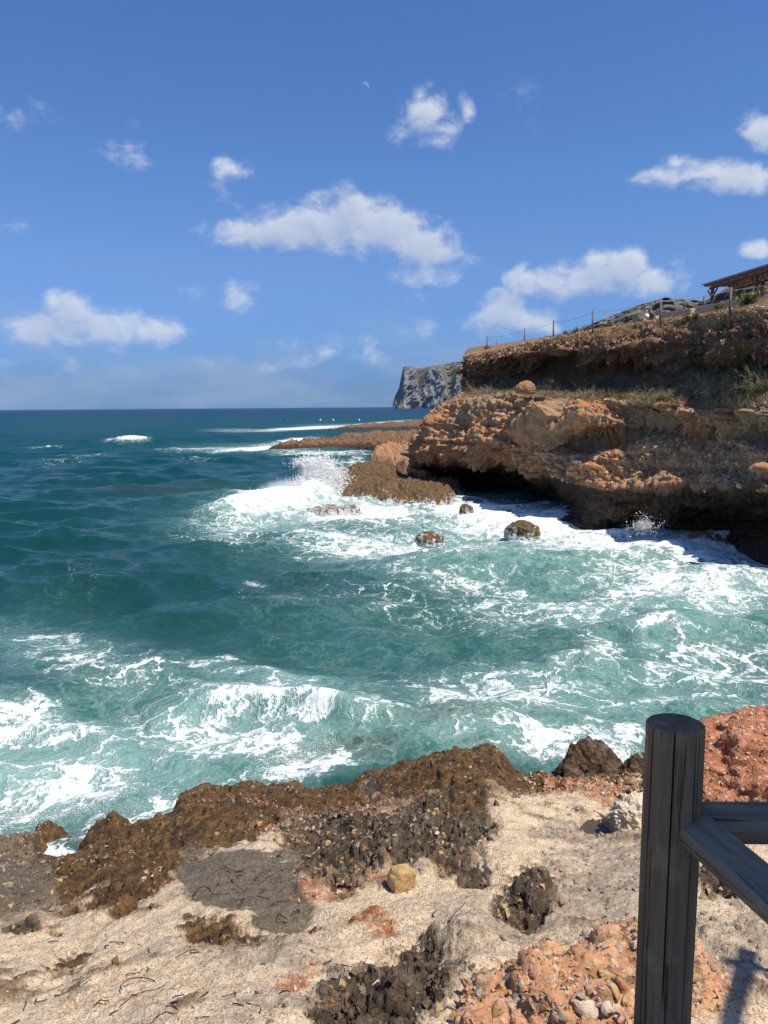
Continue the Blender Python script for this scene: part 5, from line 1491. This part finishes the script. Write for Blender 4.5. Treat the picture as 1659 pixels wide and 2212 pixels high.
undergrowth('undergrowth', 'dry', 75, 1.15, 'tangle of dry grey twigs covering the ledge between the two rock beds', seed=1)
undergrowth('undergrowth', 'olive', 70, .9, 'low olive green growth covering the ledge between the two rock beds', seed=2)
for px, py, sc, k0, lab in (
        (1215, 818, .8, 4.4, 'green leafy shrub at the left end of the ledge, under the dark hollow'), (1291, 813, .8, 4.4, 'green leafy shrub on the ledge right of the dark hollow, second from the left'),
        (1346, 750, .6, 1.9, 'small green plant high on the upper rock face below the fence, leftmost one there'), (1398, 782, .6, 2.4, 'small green plant clinging to the middle of the upper rock face'),
        (1441, 806, .8, 4.4, 'yellowish green shrub at the foot of the upper rock face'), (1444, 840, .6, 4.7, 'small green plant in the middle of the dry twig tangle'),
        (1496, 768, .75, 2.4, 'trailing green shrub on the shaded upper face, left of its close neighbour'), (1530, 764, .7, 2.4, 'trailing green shrub on the shaded upper face, highest of those at the right'),
        (1504, 794, .95, 4.2, 'leafy green shrub at the ledge back, left of three in a row'), (1561, 794, 1.0, 4.2, 'leafy green shrub at the ledge back, middle of three in a row'),
        (1604, 794, 1.0, 4.2, 'leafy green shrub at the ledge back, right of three in a row'), (1637, 831, .8, 4.7, 'bright green shrub low on the ledge at the right edge of the picture'),
        (1616, 848, .7, 4.7, 'green shrub at the lower lip of the ledge, above the red scree'), (1655, 806, .9, 4.4, 'dark green shrub on the ledge, cut off at the right border')):
    plant('green', on_cliff(px, py, k0, 6.9), sc, lab, 'green shrubs on the cliff ledge')
for px, py, lab in ((1052, 754, 'small green tuft at the foot of the leftmost fence post'), (1222, 717, 'olive shrub left of the fourth tall fence post, leftmost of three'), (1242, 711, 'olive shrub left of the fourth tall fence post, middle of three'),
                    (1266, 707, 'olive shrub on the cliff top touching the left side of the fourth tall fence post'), (1323, 701, 'olive shrub on the cliff top against the grey hill'), (1375, 692, 'olive shrub on the cliff top just left of the person')):
    plant('olive', on_cliff(px, py, 1.2, 2.4), random.uniform(.7, 1.0), lab, 'low shrubs along the cliff top fence')
for px, py, sc, lab in ((1552, 668, .75, 'round green shrub in front of the terrace wall, left of the large fence post'), (1612, 660, 1.0, 'tall loose green shrub before the terrace wall, left of a touching pair'), (1623, 657, 1.1, 'tall loose green shrub before the terrace wall, right of a touching pair'),
                        (1485, 692, .6, 'dark green bush on the brink below the end of the low wall, left one'), (1502, 690, .65, 'dark green bush on the brink below the end of the low wall, right one'), (1470, 703, .5, 'yellow green tuft on the brink, lowest of the bushes below the wall')):
    plant('green', on_cliff(px, py, 1.0, 2.6), sc, lab, 'green shrubs below the terrace wall')


def grass(count, k0, k1, wfun, mat, hmin, hmax, seed):
    r = np.random.default_rng(seed); W = ((CK[:, None] >= k0) & (CK[:, None] <= k1) & (cpx2 > 1000) & (cpx2 < 1700)) * wfun(cpx2, cpy2)
    i = r.choice(W.size, count, p=W.ravel() / W.sum()); P = CV.reshape(-1, 3)[i] + r.normal(0, .06, (count, 3)) * np.array([1, 1, 0])
    h = r.uniform(hmin, hmax, count); a = r.uniform(0, 6.28, count); w_ = r.uniform(.008, .02, count)
    side = np.stack([np.cos(a), np.sin(a), 0 * a], -1); ln = r.normal(0, .35, (count, 3)) * np.array([1, 1, 0]); ln[:, 2] = 1; ln /= np.linalg.norm(ln, axis=1)[:, None]
    b = r.normal(0, .3, (count, 3)); mid = P + ln * h[:, None] * .5; tip = mid + (ln + b * np.array([1, 1, .5])) * h[:, None] * .5
    V = np.stack([P - side * w_[:, None], P + side * w_[:, None], mid + side * w_[:, None] * .7, mid - side * w_[:, None] * .7, tip], 1)
    i0 = np.arange(count) * 5; T = np.concatenate([np.stack([i0, i0 + 1, i0 + 2], -1), np.stack([i0, i0 + 2, i0 + 3], -1), np.stack([i0 + 3, i0 + 2, i0 + 4], -1)])
    link('dry_grass', raw_mesh('dry_grass', V.reshape(-1, 3), T, smooth=False), mat, label='dry grass and low herbs growing over the cliff ledges', category='grass', kind='stuff')


grass(9000, 4.8, 7.05, lambda x, y: 1.0 + 0 * x, M_STRAW, .08, .32, 1)
grass(5000, 4.6, 7.0, lambda x, y: np.where(x > 1250, 1.0, .5), M_LEAF2, .06, .25, 2)
grass(5000, 1.3, 2.5, lambda x, y: np.where(x > 1180, 1.0, .15), M_STRAW, .05, .17, 3)
grass(2500, 1.3, 2.6, lambda x, y: np.where(x > 1180, 1.0, .1), M_LEAF2, .04, .14, 4)


# ------------------------------------------------------------------ spray
def mat_spray():
    m, g, out = new_mat('spray_droplet')
    finish(g, out, (.9, .93, .95), .5, None, .5); return m


M_DROP = mat_spray()
octv = np.array([(1, 0, -.4), (-.5, .87, -.4), (-.5, -.87, -.4), (0, 0, 1.1)], float) * 1.15
octf = np.array([(0, 1, 3), (1, 2, 3), (2, 0, 3), (0, 2, 1)])


def droplets(P, s, label):
    n = len(P); V = octv[None] * s[:, None, None] + P[:, None]; Fq = octf[None] + (np.arange(n) * 4)[:, None, None]
    link('sea_spray', raw_mesh('sea_spray', V.reshape(-1, 3), Fq.reshape(-1, 3)), M_DROP, label=label, category='spray', kind='stuff')


def mist(c, size, dens, seed, label, rot=0.0):
    V, Fq = ico(4); n1, n2 = gnoise(V + seed, [dict(k='n', scale=1.6, det=5, ro=.6), dict(k='n', scale=4, det=4)])
    V = V * (1 + (n1 - .5) * 1.0 + (n2 - .5) * .4)[:, None] * np.array(size)
    m = bpy.data.materials.new('spray_mist'); m.use_nodes = True; t = m.node_tree; t.nodes.clear(); g = NT(t)
    tcx = g.n('ShaderNodeTexCoord').outputs['Object']; q = g.v('DIVIDE', tcx, tuple(size))
    ln = g.n('ShaderNodeVectorMath', {0: q}, operation='LENGTH').outputs['Value']
    nz = g.noise(tcx, 1.6 / min(size) * 1.2, 6, .62, .3)
    dn_ = g.m('MULTIPLY', g.m('MULTIPLY', g.sstep(g.m('ADD', nz, g.m('MULTIPLY', g.m('SUBTRACT', 1.0, ln), .45)), .42, .72), dens), g.m('SUBTRACT', 1.0, g.sstep(ln, .55, 1.05)))
    pv = g.n('ShaderNodeVolumePrincipled', {'Color': (.96, .97, .98, 1), 'Density': dn_, 'Anisotropy': .2})
    o_ = g.n('ShaderNodeOutputMaterial'); t.links.new(pv.outputs[0], o_.inputs[1])
    o = link('spray_mist', raw_mesh('spray_mist', V, Fq), m, label=label, category='spray', kind='stuff'); o.location = c; o.rotation_euler = (0, rot, 0)


def burst(spec, n, s0, s1, label, seed):
    """spec: list of (px, py, D, rx, ry, rz, weight)"""
    r = np.random.default_rng(seed); out_ = []
    for (px, py, D, rx, ry, rz, wt) in spec:
        c = at_d(px, py, D); k = int(n * wt)
        q = r.normal(0, .45, (k, 3)) * np.array([rx, ry, rz]); out_.append(c + q)
    P = np.concatenate(out_); P = P[P[:, 2] > -.1]
    P += (gnoise(P, [dict(k='n', scale=2.0, det=3)])[0] - .5)[:, None] * np.array([.5, .3, .9])
    droplets(P, r.uniform(s0, s1, len(P)) * r.choice([.5, 1, 1.6], len(P), p=[.55, .38, .07]), label)


LS = 'tall white burst of spray where a wave hits the rock shelf'
burst([(705, 1035, 54, 1.3, .8, 1.0, .34), (685, 1058, 53, 2.0, .9, .8, .30), (630, 1078, 52, 2.8, 1.0, .55, .22), (690, 1005, 54.5, 1.2, .6, .7, .1), (660, 1000, 55, 1.0, .5, .5, .05)], 52000, .014, .045, LS, 1)
mist(at_d(695, 1040, 54), (2.0, 1.3, 1.7), 1.6, 1.0, 'white mist of the wave burst against the rock shelf')
mist(at_d(640, 1068, 53), (3.4, 1.5, 1.25), 1.6, 2.0, 'low white mist trailing left of the wave burst')
mist(at_d(1390, 1134, 35), (.5, .35, .32), 1.5, 3.0, 'white mist of the small splash under the cliff')
burst([(1395, 1128, 35, .55, .3, .5, .5), (1365, 1142, 34.5, .9, .4, .35, .3), (1420, 1140, 35, .5, .3, .25, .2)], 450, .010, .024, 'small white splash under the cliff beside the cave', 2)
burst([(700, 1610, 11.9, .35, .2, .16, .3), (650, 1628, 11.6, .4, .2, .15, .3), (600, 1650, 11.3, .4, .2, .14, .3), (560, 1662, 11.1, .3, .2, .1, .1)], 3200, .0025, .007, 'white splash breaking over the low reddish reef by the near shore', 3)
burst([(260, 1720, 10.9, .6, .25, .16, .4), (120, 1760, 10.3, .7, .3, .14, .4), (20, 1780, 10, .4, .3, .12, .2)], 3200, .0025, .007, 'white splash along the near shore at the left', 4)
# ------------------------------------------------------------------ far swimmers' buoys and a sail
mb = mat_plain('white_buoy', (.75, .75, .75), (.8, .8, .8), 5); mbo = mat_plain('dark_buoy', (.03, .03, .035), (.05, .05, .05), 5)
for px, py, mt, lab in ((692, 908.5, mb, 'small white buoy on the far water, leftmost of the white ones'), (720, 908.5, mb, 'small white buoy on the far water, between two other white ones'), (776, 908.5, mb, 'small white buoy on the far water just off the outer rock spit'), (613, 910, mbo, 'small dark buoy on the far water')):
    c = at_z(px, py, 0); r_ = np.linalg.norm(c - CAM) * .0012; bm = bmesh.new()
    bmesh.ops.create_uvsphere(bm, u_segments=14, v_segments=8, radius=r_); bm_tube(bm, (0, 0, r_ * .8), (0, 0, r_ * 1.9), r_ * .25, r_ * .15, 8)
    o = bm_obj('buoy', bm, mt, None, True, label=lab, category='buoy', group='buoys off the rock spits'); o.location = (c[0], c[1], r_ * .3)

# ------------------------------------------------------------------ sea air
hm = bpy.data.materials.new('sea_air'); hm.use_nodes = True; t = hm.node_tree; t.nodes.clear(); g = NT(t)
pv = g.n('ShaderNodeVolumePrincipled', {'Color': (.50, .75, 1.0, 1), 'Density': 2.1e-5, 'Anisotropy': 0.0})
oo = g.n('ShaderNodeOutputMaterial'); t.links.new(pv.outputs[0], oo.inputs[1])
bm = bmesh.new(); bm_box(bm, (0, 6000, 130), (40000, 30000, 268)); bm_obj('haze', bm, hm, None, kind='stuff')
